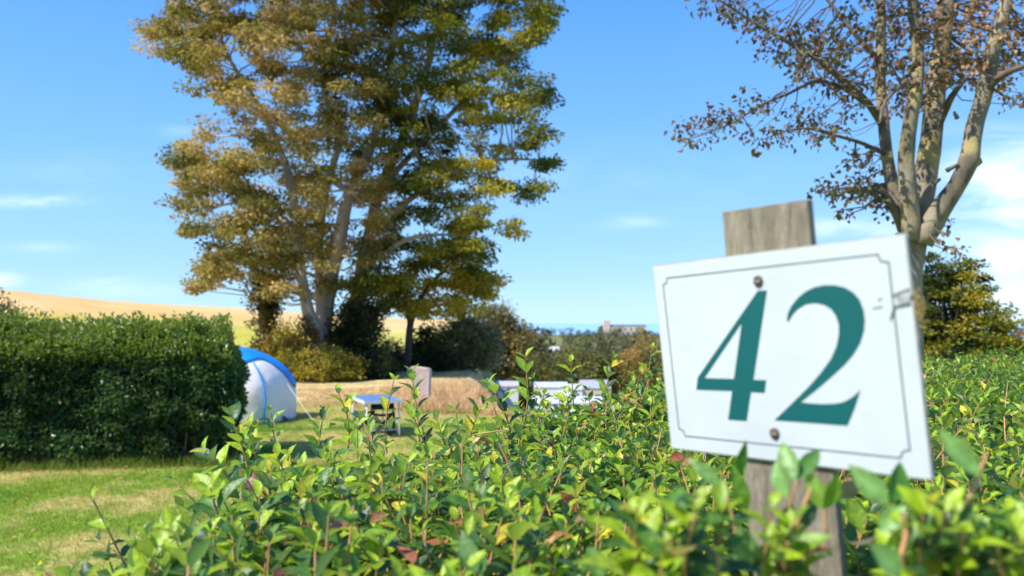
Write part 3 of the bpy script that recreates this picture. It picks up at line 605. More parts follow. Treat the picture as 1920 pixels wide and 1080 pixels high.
# ------------------------------------------------------------------ tent
def tent():
    M_cloth = mat('cream_canvas', (.88, .82, .75), .75, col2=(.84, .78, .71), scale=2.5, bump=.9, bscale=4, trans=.12, tboost=.6); M_blue = mat('blue_canvas', (.005, .27, .78), .5, col2=(.005, .23, .70), scale=3, bump=.3, bscale=6)
    M_red = mat('orange_trim', (.6, .18, .10), .7, var=.2); M_grey = mat('grey_canvas', (.14, .15, .18), .8, var=.2)
    g = G(552, 800); y0 = g[1]; E = W(552, 800, y0)
    xr = E[0]; z = lambda py: W(500, py, y0)[2]; xx = lambda px: W(px, 700, y0)[0]
    Ht = z(651); half = 1.42; xc = xr - half - .13
    root = empty('dome_tent', (xc, y0 + .7, 0), 'cream and blue dome tent half hidden behind the end of the clipped hedge', 'tent')
    # right-hand profile measured up the end of the tent: offset from xr at heights
    hs_ = np.linspace(0, 1, 15)
    def prof(t, a):   # meridian: t 0 ground..1 apex, a azimuth; returns point
        rr = (1 - t ** 3.2) ** .60
        bulge = 1 + .02 * math.sin(t * 3.1)
        sup = 1.0
        rx = half * .93 * rr * bulge; ry = .95 * rr * bulge
        ca, sa = math.cos(a), math.sin(a)
        ar = a + .12; k = (abs(math.cos(ar)) ** 3.2 + abs(math.sin(ar)) ** 3.2) ** (-1 / 3.2) * .93
        crease = 1 - .03 * abs(math.sin(a * 2)) * (1 - t) + .006 * math.sin(a * 23 - t * 17) * (1 - t) + .016 * math.sin(a * 9 + t * 8) * (1 - t) * t * 2
        return np.array([xc + rx * ca * k * crease, y0 + .95 + ry * sa * k * crease, Ht * t])
    mb = MB(); mb.grid([[prof(t, a) for a in np.linspace(0, 2 * math.pi, 97)] for t in np.linspace(0.012, 1, 26)]); mb.build('canvas', M_cloth, root, sm=True)
    # blue flysheet over the top, with thickness
    mb = MB(); rows_o = []; 
    aa = np.linspace(-math.pi, math.pi, 97)
    def lowt(a):      # lower hem of the fly
        f = -math.pi * .40
        e = abs(((a - 0 + math.pi) % (2 * math.pi)) - math.pi)
        d1 = abs(((a + 1.57 + math.pi) % (2 * math.pi)) - math.pi)
        return max(.36, .83 - .42 * math.exp(-((((a - .25 + math.pi) % (2 * math.pi)) - math.pi) / .34) ** 2) - .04 * math.exp(-((a + 1.0) / .25) ** 2))
    for k in range(9):
        rows_o.append([(lambda t, a: (lambda p: p + np.array([(p[0] - xc) * .022, (p[1] - y0 - .95) * .022, .014]))(prof(t, a)))(lowt(a) * (1 - k / 8) + 1.0 * (k / 8), a) for a in aa])
    mb.grid(rows_o); o = mb.build('flysheet', M_blue, root, sm=True); s = o.modifiers.new('solid', 'SOLIDIFY'); s.thickness = .006
    # pole sleeves up the corners
    for a in (-.80, 1.02, -2.12, 2.12):
        mb = MB(); pts = [prof(t, a) + np.array([math.cos(a), math.sin(a), 0]) * .012 for t in np.linspace(.01, .9, 16)]; mb.tube(pts, .016, 6); mb.build('pole_sleeve', M_blue, root, sm=True)
    mb = MB(); mb.grid([[prof(t, a) + np.array([math.cos(a), math.sin(a), 0]) * .008 + np.array([0, 0, 0]) for a in np.linspace(0, 2 * math.pi, 97)] for t in (.002, .022)]); mb.build('groundsheet_trim', M_red, root)
    # grey mesh skirt and corner tab on the right
    c = prof(.02, -.35); mb = MB(); mb.grid([[c + np.array([.02 + .10 * u_, -.05 + .2 * v_, .005 + .10 * (1 - u_) * (1 - v_ * .5)]) for u_ in (0, .4, 1)] for v_ in (0, .5, 1)]); mb.build('corner_flap', M_grey, root)
    top = prof(.5, -.1); peg = G(605, 812)
    mb = MB(); mb.tube([top, (top + peg) / 2 + np.array([0, 0, -.02]), peg], .006, 5); gy_ = mb.build('guy_rope', mat('rope', (.55, .55, .42), .8, var=.2), root)
    mb = MB(); mb.tube([peg + np.array([.02, 0, .05]), peg + np.array([-.03, 0, -.08])], .006, 6); mb.build('peg', M_grey, gy_)
tent()

# ------------------------------------------------------------------ camping table, stool, chair
M_alu = mat('white_aluminium', (.72, .74, .78), .35, var=.08, scale=20, spec=.6); M_ttop = mat('sky_tinted_laminate', (.16, .30, .55), .28, var=.12, scale=3, spec=.6)  # table top's blue is the sky's reflection put into its colour
M_navy = mat('navy_fabric', (.012, .05, .13), .75, var=.3, scale=30, bump=.3); M_blk = mat('black_steel', (.015, .017, .022), .4, var=.1); M_dark = mat('black_fabric', (.02, .022, .03), .85, var=.3, scale=25)
def slab(mb, P4, th):
    P4 = [np.array(p) for p in P4]; mb.add([p + np.array([0, 0, th / 2]) for p in P4] + [p - np.array([0, 0, th / 2]) for p in P4], [(0, 1, 2, 3), (7, 6, 5, 4), (0, 4, 5, 1), (1, 5, 6, 2), (2, 6, 7, 3), (3, 7, 4, 0)]); return mb
def table():
    FL = G(687, 823); BL = G(661, 809); ex = BL - FL; ex[2] = 0; L = np.linalg.norm(ex); ex /= L; ey = np.array([-ex[1], ex[0], 0]);
    if ey[0] < 0: ey = -ey
    Wt = .52; H = W(692, 752, FL[1])[2] 
    root = empty('camping_table', FL + (ex * L + ey * Wt) / 2, 'folding camping table with a sky-reflection blue top and thin white legs, on the lawn', 'table')
    c = lambda a, b, z: FL + ex * a + ey * b + np.array([0, 0, z]); o = -.04
    mb = slab(MB(), [c(o, o, H), c(L - o, o, H), c(L - o, Wt - o, H), c(o, Wt - o, H)][::-1], .012); mb.build('tabletop', M_ttop, root, bevel=.003)
    mb = MB()
    for a0, b0, a1, b1 in ((o, o, L - o, o), (L - o, o, L - o, Wt - o), (L - o, Wt - o, o, Wt - o), (o, Wt - o, o, o)):
        p, q = c(a0, b0, H - .022), c(a1, b1, H - .022); d = unit(q - p); w = np.cross(d, [0, 0, 1]) * .008
        mb.add([p - w + [0, 0, .026], p + w + [0, 0, .026], q + w + [0, 0, .026], q - w + [0, 0, .026], p - w - [0, 0, .022], p + w - [0, 0, .022], q + w - [0, 0, .022], q - w - [0, 0, .022]], [(0, 1, 2, 3), (7, 6, 5, 4), (0, 4, 5, 1), (1, 5, 6, 2), (2, 6, 7, 3), (3, 7, 4, 0)])
    mb.build('frame', M_alu, root)
    for a, b in ((0, 0), (L, 0), (0, Wt), (L, Wt)):
        sx = -.03 if a == 0 else .03
        mb = MB(); mb.tube([c(a - sx * .3, b, H - .04), c(a + sx, b, 0)], .0125, 8); l_ = mb.build('leg', M_alu, root, sm=True)
        mb = MB(); mb.tube([c(a + sx, b, .002), c(a + sx * 1.02, b, .03)], .017, 8); mb.build('foot_cap', M_dark, l_)
    for a_ in (.02, L - .02): mb = MB(); mb.tube([c(a_, 0, .12), c(a_, Wt, .12)], .007, 6); mb.build('stretcher', M_alu, root)
    return c, L, Wt, H
c_, L_t, W_t, H_t = table()
def xstool(name, c0, ex, ey, h, wx, wy, label, cat, back=False):
    root = empty(name, c0, label, cat); P = lambda a, b, z: c0 + ex * a + ey * b + np.array([0, 0, z])
    mb = MB(); n = 6; mb.grid([[P(-wx / 2 + wx * i / n, -wy / 2 + wy * j / n, h - .025 * math.sin(math.pi * i / n)) for j in range(n + 1)] for i in range(n + 1)])
    o = mb.build('seat', M_navy, root, sm=True); s = o.modifiers.new('solid', 'SOLIDIFY'); s.thickness = .008
    for b in (-wy / 2, wy / 2):
        for s_ in (-1, 1):
            mb = MB(); mb.tube([P(s_ * wx / 2, b + s_ * .008, h + .0), P(-s_ * wx / 2 * .95, b + s_ * .008, 0)], .0145, 7); mb.build('leg', M_blk, root, sm=True)
    for s_ in (-1, 1):
        for q0, q1, r9 in ((P(s_ * wx / 2, -wy / 2 - .02, h), P(s_ * wx / 2, wy / 2 + .02, h), .011), (P(s_ * wx / 2 * .95, -wy / 2, .02), P(s_ * wx / 2 * .95, wy / 2, .02), .009)): mb = MB(); mb.tube([q0, q1], r9, 7); mb.build('rail', M_blk, root, sm=True)
    if back:
        mb = MB(); mb.grid([[P(-wx / 2 + wx * i / n, wy / 2 + .03 + .02 * math.sin(math.pi * i / n), h + .05 + .14 * j / 3) for i in range(n + 1)] for j in range(4)])
        o = mb.build('backrest', M_navy, root, sm=True); s = o.modifiers.new('solid', 'SOLIDIFY'); s.thickness = .02
        mb = MB(); mb.tube([P(-wx / 2 - .01, wy / 2, h - .02), P(-wx / 2 - .01, wy / 2 + .02, h + .17), P(-wx / 2 + .03, wy / 2 + .02, h + .205), P(wx / 2 - .03, wy / 2 + .02, h + .205), P(wx / 2 + .01, wy / 2 + .02, h + .17), P(wx / 2 + .01, wy / 2, h - .02)], .014, 8); mb.build('back_frame', M_blk, root, sm=True)
        mb = MB(); mb.tube([P(wx / 2 + .02, wy / 2 + .04, 0), P(wx / 2 + .02, wy / 2 + .03, h)], [.03, .02], 8); mb.build('rear_leg', M_blk, root)
xv = np.array([1.0, .12, 0]); xv /= np.linalg.norm(xv); yv = np.array([-xv[1], xv[0], 0])
p1 = G(683, 812); xstool('folding_stool', p1, xv, yv, .35, .32, .28, 'dark folding stool with crossed legs under the left end of the camping table', 'stool')
p2 = G(716, 816); xstool('folding_chair', p2, xv, yv, .34, .33, .30, 'navy folding chair with a low black framed back, tucked under the camping table', 'chair', True)

# ------------------------------------------------------------------ upright slab beyond the table
yS = 17.5; M_stone = mat('pinkish_stone', (.62, .47, .40), .9, col2=(.50, .35, .29), scale=5, bump=.5, bscale=14)
g_ = W(786, 765, yS); gz = float(hgt(g_[0], g_[1])); root = empty('stone_slab', (g_[0], yS, gz), 'pinkish beige upright slab with a pale right edge standing in the dry grass behind the table', 'slab')
out = [(768, 690), (772, 687), (800, 691), (804, 695), (802, 725), (800, 775), (779, 775), (776, 740)]
fr = [W(x, y, yS) for x, y in out]; bk = [p + np.array([.05, .22, 0]) for p in fr]; n = len(fr)
mb = MB(); mb.add(fr + bk, [tuple(reversed(range(n))), tuple(n + k for k in range(n))] + [(k, (k + 1) % n, n + (k + 1) % n, n + k) for k in range(n)]); mb.build('face', M_stone, root, bevel=.012)
mb = MB(); e = [W(804, 696, yS) + [.004, 0, 0], W(802.5, 725, yS) + [.004, 0, 0], W(800.5, 775, yS) + [.004, 0, 0]]; mb.tube(e, .014, 6); mb.build('edge_strip', mat('pale_edge', (.66, .64, .62), .8, var=.1), root)

# ------------------------------------------------------------------ grass
def blades(name, P, hgt_, w, C, lean=.35, base_z=True, label=None, cat=None):
    n = len(P); a = rng.random(n) * 6.283; S = np.stack([np.cos(a), np.sin(a), 0 * a], 1) * (w * .5)[:, None]; l = rng.normal(size=(n, 3)) * lean; l[:, 2] = 0
    tip = P + np.array([0, 0, 1.0]) * hgt_[:, None] + l * hgt_[:, None]; mid = P + np.array([0, 0, .55]) * hgt_[:, None] + l * hgt_[:, None] * .25
    Vv = np.stack([P - S, P + S, mid - S * .7, mid + S * .7, tip], 1).reshape(-1, 3); o = (np.arange(n) * 5)[:, None]
    np_mesh(name, Vv, [o + np.array([[0, 1, 3, 2]]), o + np.array([[2, 3, 4]])], M_grass, None, colv=np.repeat(C, 5, 0), smooth_=False)
    ob = COL.objects[-1] if False else [q for q in COL.objects if q.name.startswith(name)][-1]
    props(ob, label, cat, None, 'stuff'); return ob
n = 230000; yy = 5.2 + 13.0 * rng.random(n) ** .85; pxs = rng.uniform(-60, 1010, n); xs = (pxs - 960) / 1500 * yy
dA = (np.stack([xs, yy], 1) - LH[0]) ; uu = dA @ LH[2]; dd = -(dA @ LH[3]); m = ~((uu < LH[4] + .0) & (dd > .12) & (dd < 1.5)); m &= ~((uu < LH[4]) & (dd > 1.4)); xs, yy = xs[m], yy[m]
P = np.stack([xs, yy, hgt(xs, yy) - .004], 1); C = lawn_col(P) * (0.75 + .6 * rng.random((len(P), 1))) * np.array([1.0, 1.02, .95])
blades('lawn_grass', P, .022 + .03 * rng.random(len(P)), .004 + .003 * rng.random(len(P)), C, .8, label='short green grass with dry yellow patches on the lawn', cat='grass')
# shaggy foot of the hedge
n = 5000; u = rng.random(n) * LH[4]; dep = rng.normal(0, .10, n) - .02; X_ = LH[0][0] + LH[2][0] * u - LH[3][0] * dep; Y_ = LH[0][1] + LH[2][1] * u - LH[3][1] * dep
P = np.stack([X_, Y_, hgt(X_, Y_)], 1); C = mixc_((.10, .21, .02), (.24, .26, .06), rng.random(n)); blades('hedge_foot_grass', P, .05 + .14 * rng.random(n) ** 2, .006 + .004 * rng.random(n), C, .5, label='longer rough grass along the foot of the clipped hedge', cat='grass')
# tall dry grass on the bank behind the table
n = 46000; yy = rng.uniform(16.0, 22, n); pxs = 560 + 470 * rng.random(n) ** .8; edge = 17.2 - smooth((pxs - 640) / 220) * 3.6; yy = np.maximum(yy, edge + rng.random(n) * .8); xs = (pxs - 960) / 1500 * yy
P = np.stack([xs, yy, hgt(xs, yy) - .01], 1); km = vnoise(P[:, :2], 16, 2.6, 3) > -.25 + .5 * (rng.random(n) - .5); P = P[km]; pxs = pxs[km]; n = len(P); nn = vnoise(P[:, :2], 15, 1.7, 3); hh = (.10 + .20 * rng.random(n)) * (.5 + .9 * np.clip(nn + .45, 0, 1)) * (.30 + .85 * smooth((pxs - 690) / 90) * (1 - .5 * smooth((pxs - 860) / 60)))
C = mixc_((.78, .56, .30), (.60, .41, .22), rng.random(n)); t = (rng.random(n) < .12 + .3 * (nn < -.2))[:, None]; C = np.where(t, np.array([.22, .25, .06]), C)
blades('dry_grass', P, hh, .010 + .010 * rng.random(n), C, .42, label='tall straw coloured dry grass on the bank beyond the table', cat='grass')
# fallen leaves scattered on the lawn
n = 260; yy = 5.4 + 10 * rng.random(n); pxs = rng.uniform(-40, 900, n); xs = (pxs - 960) / 1500 * yy; dA = np.stack([xs, yy], 1) - LH[0]; uu = dA @ LH[2]; dd = -(dA @ LH[3]); m = ~((uu < LH[4]) & (dd > -.02)); xs, yy = xs[m], yy[m]; n = len(xs)
P = np.stack([xs, yy, hgt(xs, yy) + .022], 1); Dv = rng.normal(size=(n, 3)); Dv[:, 2] *= .25; C = mixc_((.34, .17, .06), (.48, .34, .12), rng.random(n))
leaf_mesh('fallen_leaves', P, Dv, unit(rng.normal(size=(n, 3)) * .35 + np.array([0, 0, 1])), .05 + .03 * rng.random(n), .035, C, M_tree_leaf, None, hi=True, curl=.4, fold=.4); props(D.objects['fallen_leaves'], 'small brown fallen leaves scattered over the lawn', 'fallen leaves', None, 'stuff')
# yellow hawkweed flowers on the lawn
M_yel = mat('yellow_petal', (.75, .55, .01), .6)
for k, (px, py, lab) in enumerate(((518, 843, 'small yellow flower in the grass beyond the hedge tip below the tent'), (178, 930, 'small yellow flower on the lawn in front of the clipped hedge'))):
    g_ = G(px, py); mb = MB(); fl = empty('yellow_flower', g_, lab, 'flower', 'yellow flowers on the lawn'); mb.tube([g_, g_ + np.array([.01, 0, .06])], .0015, 4); mb.build('flower_stem', M_sprig, fl)
    mb = MB(); cz = g_ + np.array([.01, 0, .062]); mb.add([cz] + [cz + np.array([(.024 if q % 2 else .015) * math.cos(q * .3491), (.024 if q % 2 else .015) * math.sin(q * .3491), .006]) for q in range(18)], [(0, q + 1, (q + 1) % 18 + 1) for q in range(18)]); mb.build('petals', M_yel, fl)

# ------------------------------------------------------------------ big trees at 28 m
def crown_clumps(poly, Y0, thick, n, rmin, rmax, holes=(), clear=()):
    xs = [p[0] for p in poly]; ys = [p[1] for p in poly]; o = []; rr = []; cx = sum(xs) / len(xs); tries = 0
    while len(o) < n and tries < n * 60:
        tries += 1; px = random.uniform(min(xs), max(xs)); py = random.uniform(min(ys), max(ys))
        if not in_poly(px, py, poly): continue
        if any(((px - h[0]) / h[2]) ** 2 + ((py - h[1]) / h[3]) ** 2 < 1 for h in holes): continue
        if n > 300 and random.random() < .8 and vnoise(np.array([[px / 46., py / 34.]]), 77, 1, 2)[0] < -.42: continue
        e = abs(px - cx) / ((max(xs) - min(xs)) / 2); dz = random.uniform(-1, 1) * thick * math.sqrt(max(.05, 1 - e * e * .8))
        if dz < .3 and any(((px - h[0]) / h[2]) ** 2 + ((py - h[1]) / h[3]) ** 2 < 1 for h in clear): continue
        o.append(W(px, py, Y0 + dz)); rr.append(random.uniform(rmin, rmax))
    return np.array(o), np.array(rr)
def pathY(pts, Y0, rd, dep=None):
    P = [W(x, y, Y0 + (dep[k] if dep else 0)) for k, (x, y) in enumerate(pts)]; return smooth_path(P, rd, 3)
def groundY(px, Y0):
    p = W(px, 700, Y0); return np.array([p[0], Y0, float(hgt(p[0], Y0))])
def build_tree(name, label, paths, clumps, radv, leafL, per, colfn, bark, flat=.5, r0=.06, sub=2, every=1, droop=.2, base=None, leafmat=None, wr=.62):
    b = paths[0][0][0] if base is None else base; root = empty(name, (b[0], b[1], b[2]), label, 'tree')
    mb = MB()
    for pts, rd in paths: mb.tube(pts, rd, 10, caps=True, jit=.10)
    mb.build('trunk', bark, root, sm=True)
    mb = MB(); branches_to(mb, skel_pts(paths), clumps, radv, r0, 5, sub, every); mb.build('branches', bark, root, sm=True)
    P, Dv, Nv, Ls, C = clumps_leaves(clumps, radv, per, leafL, colfn, flat, droop)
    leaf_mesh('crown', P, Dv, Nv, Ls, Ls * wr, C, leafmat or M_tree_leaf, root, curl=.25, fold=.3); return root
def pal(cols, seed=0, freq=.35, jit=.5):
    cols = [np.array(c) for c in cols]
    def f(P, idx, o):
        n = vnoise(P, seed, freq, 3); r = np.random.default_rng(seed + 1).random(int(idx.max()) + 1)[idx]
        t = np.clip(.5 + n * .45 + (r - .5) * jit + (rng.random(len(P)) - .5) * .35, 0, .999) * (len(cols) - 1); i = t.astype(int); f_ = (t - i)[:, None]; A = np.array(cols)
        return (A[i] * (1 - f_) + A[np.minimum(i + 1, len(cols) - 1)] * f_) * (.75 + .5 * rng.random((len(P), 1)))
    return f
YB = 28.0
gold = pal([(.10, .105, .028), (.19, .18, .035), (.29, .25, .06), (.40, .32, .10), (.50, .385, .16)], 40, .45, .8)
P_gold = [(330, -60), (335, 10), (255, 55), (262, 95), (330, 120), (350, 165), (405, 185), (385, 215), (400, 235), (330, 275), (322, 330), (345, 350), (318, 390), (350, 420), (345, 470), (362, 500), (345, 545), (385, 548), (420, 515), (470, 515), (480, 560), (530, 590), (600, 560), (660, 520), (720, 470), (735, 380), (720, 250), (745, 120), (720, -20), (740, -200), (600, -330), (430, -250)]
cl, rv = crown_clumps(P_gold, YB - .5, 4.2, 820, .35, .80, holes=((440, 105, 34, 28), (395, 200, 22, 14), (445, 545, 30, 25), (540, 90, 18, 12)), clear=((645, 420, 36, 110), (610, 600, 40, 60), (550, 370, 26, 80), (607, 165, 22, 60), (568, 530, 24, 55), (690, 300, 20, 40)))
paths = [(lambda a: ([groundY(606, YB) + np.array([0, 0, -.2])] + a[0], [.50] + a[1]))(pathY([(604, 655), (606, 600), (622, 510), (640, 430), (655, 360), (690, 290), (720, 190), (740, 60), (750, -90)], YB, [.36, .30, .27, .24, .20, .17, .14, .10, .05])),
         pathY([(600, 640), (580, 590), (566, 520), (556, 430), (545, 340), (520, 270), (480, 190), (430, 110), (400, 30)], YB - .8, [.24, .22, .16, .15, .13, .11, .09, .06, .03]),
         pathY([(604, 620), (598, 520), (600, 440), (612, 350), (640, 250), (612, 190), (606, 120), (625, 30), (640, -80)], YB + .5, [.2, .15, .14, .13, .11, .10, .09, .07, .04]),
         pathY([(560, 430), (500, 400), (440, 380), (380, 400)], YB - 1, [.1, .07, .05, .02]), pathY([(655, 360), (600, 320), (540, 250), (500, 150)], YB - 2, [.12, .08, .06, .03])]
build_tree('golden_beech', 'huge beech with golden brown leaves and a pale forked trunk, beyond the camping table', paths, cl, rv, .14, 140, gold, M_bark_pale, flat=.34, r0=.05, sub=2, every=2)
green = pal([(.05, .075, .02), (.11, .14, .022), (.25, .25, .03), (.46, .39, .05)], 50, .45, .8)
P_green = [(700, -40), (725, 120), (705, 250), (735, 380), (700, 480), (650, 540), (660, 620), (700, 640), (705, 600), (760, 540), (800, 520), (850, 540), (905, 500), (900, 430), (980, 445), (975, 425), (925, 395), (930, 370), (1020, 385), (1028, 350), (1005, 320), (1060, 302), (1035, 275), (1010, 215), (1038, 180), (1020, 140), (985, 90), (1020, 60), (1038, 20), (1010, -60), (980, -200), (860, -330), (740, -260)]
cl, rv = crown_clumps(P_green, YB + 1.5, 4.0, 640, .34, .78, holes=((770, 430, 26, 20), (945, 320, 28, 26), (840, 110, 18, 22), (965, 250, 18, 22), (760, 495, 22, 14), (905, 200, 16, 20), (870, 345, 22, 18), (950, 60, 26, 26), (985, 130, 14, 20), (880, 280, 14, 12), (850, 500, 50, 34), (930, 400, 30, 26)))
paths = [(lambda a: ([groundY(655, YB + 2) + np.array([0, 0, -.2])] + a[0], [.42] + a[1]))(pathY([(655, 660), (668, 560), (690, 450), (715, 350), (760, 250), (800, 130), (830, 0), (850, -120)], YB + 2, [.30, .26, .23, .2, .16, .12, .08, .04])),
         pathY([(690, 450), (760, 380), (840, 330), (930, 300), (1010, 300)], YB + 1, [.16, .12, .09, .06, .03]), pathY([(715, 350), (800, 260), (880, 180), (960, 110), (1010, 40)], YB + 2.5, [.14, .11, .08, .05, .02]), pathY([(680, 500), (760, 450), (830, 440), (890, 445)], YB, [.12, .09, .05, .02])]
build_tree('green_beech', 'tall dark green broadleaf tree merging with the right side of the golden beech', paths, cl, rv, .14, 140, green, M_bark_pale, flat=.40, r0=.05, sub=2, every=2, droop=.35)
# ivy clad trunk at the left of the group
ivy = pal([(.016, .03, .012), (.035, .055, .016), (.13, .11, .03)], 60, .8)
cl, rv = crown_clumps([(470, 520), (530, 525), (535, 560), (512, 600), (520, 680), (478, 685), (480, 610), (462, 570)], YB + 2, .8, 46, .2, .42)
paths = [(lambda a: ([groundY(497, YB + 2) + np.array([0, 0, -.2])] + a[0], [.30] + a[1]))(pathY([(497, 680), (498, 610), (490, 550), (470, 480), (450, 400)], YB + 2, [.27, .24, .2, .13, .05])), pathY([(498, 600), (520, 540), (540, 470)], YB + 2, [.17, .12, .05])]
build_tree('ivy_clad_tree', 'dark ivy covered trunk standing left of the golden beech above the tent', paths, cl, rv, .13, 70, ivy, M_bark_dark, flat=.9, r0=.03, sub=1)
# yellow-green tree with thin dark trunk
yg = pal([(.12, .15, .025), (.28, .27, .035), (.50, .43, .05), (.60, .48, .08)], 70, .5)
cl, rv = crown_clumps([(720, 560), (740, 505), (800, 480), (860, 440), (905, 450), (925, 470), (905, 500), (942, 525), (925, 550), (890, 590), (830, 585), (800, 600), (745, 590)], 30, 1.6, 120, .3, .6, holes=((780, 520, 16, 12), (738, 575, 10, 10)))
paths = [(lambda a: ([groundY(764, 30) + np.array([0, 0, -.2])] + a[0], [.17] + a[1]))(pathY([(764, 690), (768, 620), (778, 580), (810, 530), (860, 480)], 30, [.15, .13, .11, .08, .03])), pathY([(768, 610), (758, 560), (750, 530)], 30, [.07, .05, .02]), pathY([(778, 580), (840, 570), (890, 560)], 30, [.08, .05, .02])]
build_tree('yellow_green_tree', 'small yellow green tree with a thin dark trunk, under the tall green tree', paths, cl, rv, .15, 95, yg, M_bark_dark, flat=.5, r0=.035, sub=2)

# ------------------------------------------------------------------ shrubs
def bush(name, label, px0, px1, top, Y0, cols, seed, n=60, per=80, L=.1, thick=None, flat=.7, rr=(.25, .5), bottom=None, group=None, cat='shrub', shape=None, droop=.1):
    x0 = W(px0, 600, Y0)[0]; x1 = W(px1, 600, Y0)[0]; xc = (x0 + x1) / 2; hw = (x1 - x0) / 2; zt = W(960, top, Y0)[2]; zb = float(hgt(xc, Y0)) if bottom is None else bottom
    th = thick or hw * .8; root = empty(name, (xc, Y0, zb), label, cat, group); H = zt - zb
    o = []
    while len(o) < n:
        v = np.array([random.uniform(-1, 1), random.uniform(-1, 1), random.uniform(0, 1)])
        lim = shape(v[2]) if shape else math.sqrt(max(0, 1 - (max(0, v[2] - .35) / .65) ** 2)) * (.8 + .2 * min(1, v[2] / .3))
        ang = math.atan2(v[1], v[0]); lim *= 1 + .14 * math.sin(3 * ang + seed) + .1 * math.sin(5 * ang + v[2] * 6 + seed)
        q = math.hypot(v[0], v[1])
        if q > lim: continue
        if random.random() > .35 + .65 * (q / max(lim, .01)) ** 1.5 and v[2] < .8: continue
        o.append(np.array([xc + v[0] * hw, Y0 + v[1] * th, zb + v[2] * (H - rr[0] * .3)]))
    cen = np.array(o); rv = np.array([random.uniform(*rr) for _ in o])
    P, Dv, Nv, Ls, C = clumps_leaves(cen, rv, per, L, pal(cols, seed, 1.6 / max(hw, .5)), flat, droop); k = P[:, 2] > zb - .05; 
    leaf_mesh('foliage', P[k], Dv[k], Nv[k], Ls[k], Ls[k] * .6, C[k], M_tree_leaf, root, curl=.2, fold=.3)
    mb = MB(); sk = [(np.array([xc, Y0, zb + t * H * .5]), .06 * hw ** .5) for t in np.linspace(0, 1, 5)]; mb.tube([np.array([xc, Y0, zb - .1]), np.array([xc, Y0, zb + H * .5])], [.06 * hw ** .5, .03 * hw ** .5], 7); branches_to(mb, sk, cen, rv, .03, 4, 1, 2); mb.build('stem', M_bark_dark, root)
DKG = [(.02, .032, .014), (.045, .06, .022), (.10, .12, .035)]; OLV = [(.08, .10, .035), (.17, .18, .05), (.28, .26, .08)]; GOLD = [(.15, .13, .03), (.36, .28, .045), (.52, .38, .08)]
YGR = [(.10, .12, .02), (.28, .25, .03), (.42, .34, .05)]; BRN = [(.08, .065, .035), (.19, .13, .06), (.30, .19, .08)]; GRY = [(.09, .11, .06), (.17, .19, .09), (.28, .28, .13)]; TAN = [(.20, .16, .05), (.34, .25, .07), (.42, .27, .08)]
bush('dark_shrub', 'very dark green shrub right of the pale beech trunk', 625, 705, 555, 27.5, DKG, 1, 90, 90, .12, rr=(.3, .6))
bush('golden_shrub', 'golden yellow shrub around the foot of the beech trunks, above the tent', 498, 570, 605, 26.3, GOLD, 2, 60, 80, .1)
bush('brown_shrub', 'russet brown shrub against the pale beech trunk', 558, 592, 590, 26.6, BRN, 3, 30, 80, .1, rr=(.2, .35))
bush('low_green_shrub', 'low yellow green shrub spreading in front of the beech trunks', 520, 690, 648, 25.2, YGR, 4, 90, 80, .09, thick=.9, rr=(.2, .4))
bush('low_dark_shrub', 'low nearly black shrub between the slab and the beech trunks', 660, 740, 655, 26, DKG, 5, 50, 80, .1)
bush('round_dark_shrub', 'grey green shrub left of the thin dark trunk', 700, 762, 640, 31, GRY, 6, 50, 80, .11)
bush('thicket_shrub', 'dark shrub behind the upright slab', 770, 835, 610, 30.5, DKG, 7, 70, 80, .12)
bush('olive_bush', 'large grey olive bush right of the thin dark trunk', 815, 930, 592, 32, GRY, 8, 130, 90, .13, rr=(.35, .7))
bush('autumn_bush', 'tall bush with a golden and brown top at the right end of the tree group', 865, 990, 568, 62, [(.11, .12, .05), (.25, .21, .07), (.42, .30, .08)], 9, 190, 90, .24, rr=(.6, 1.3))
bush('pale_green_bush', 'pale olive green bush above the left caravan', 930, 1065, 655, 72, [(.08, .10, .025), (.17, .18, .05), (.24, .22, .06)], 10, 130, 80, .24, rr=(.7, 1.4))
bush('brown_topped_bush', 'pinkish brown bush far off, left of the small white roof', 968, 1022, 618, 75, BRN, 11, 50, 70, .3, rr=(.8, 1.4))
bush('mixed_bush', 'green and tan bush above the middle caravans', 1040, 1150, 640, 66, OLV, 12, 110, 80, .25, rr=(.7, 1.3))
bush('straw_bush', 'straw yellow bush right behind the caravan roofs', 1057, 1102, 694, 70, TAN, 13, 40, 80, .2, rr=(.4, .8))
bush('tan_bush', 'tan and orange bush just left of the number sign', 1150, 1245, 628, 66, TAN, 14, 110, 80, .22, rr=(.6, 1.2))
bush('shaded_bush', 'dull green bush behind the caravans, below the church', 1090, 1200, 655, 76, OLV, 15, 110, 80, .24, rr=(.7, 1.3))
bush('far_hedgerow_bush', 'grey green bush at the left edge of the picture behind the clipped hedge', -60, 52, 533, 15, [(.08, .09, .03), (.15, .15, .05), (.22, .19, .07)], 16, 70, 90, .07, rr=(.2, .35), bottom=0)
bush('yew_tree', 'conical dark evergreen tipped with yellow green, behind the lichen covered tree', 1672, 1888, 446, 11.0, [(.015, .028, .010), (.04, .062, .014), (.24, .24, .028), (.42, .34, .04)], 17, 520, 110, .055, thick=.8, flat=.35, rr=(.12, .26), bottom=0, cat='tree', shape=lambda v: max(.12, 1 - max(0, v - .58) * 1.9), droop=-.25)
bush('russet_bush', 'brown and green bush at the right edge of the picture below the clouds', 1868, 2040, 606, 15, [(.05, .06, .02), (.13, .10, .035), (.24, .12, .05)], 18, 80, 90, .08, rr=(.2, .4), bottom=0)
bush('leafy_shrub', 'light green leafy shrub between the yew and the near hedge', 1735, 1960, 672, 6.3, [(.05, .12, .018), (.10, .20, .025), (.19, .28, .03)], 19, 150, 70, .05, thick=.9, rr=(.14, .24), bottom=0)
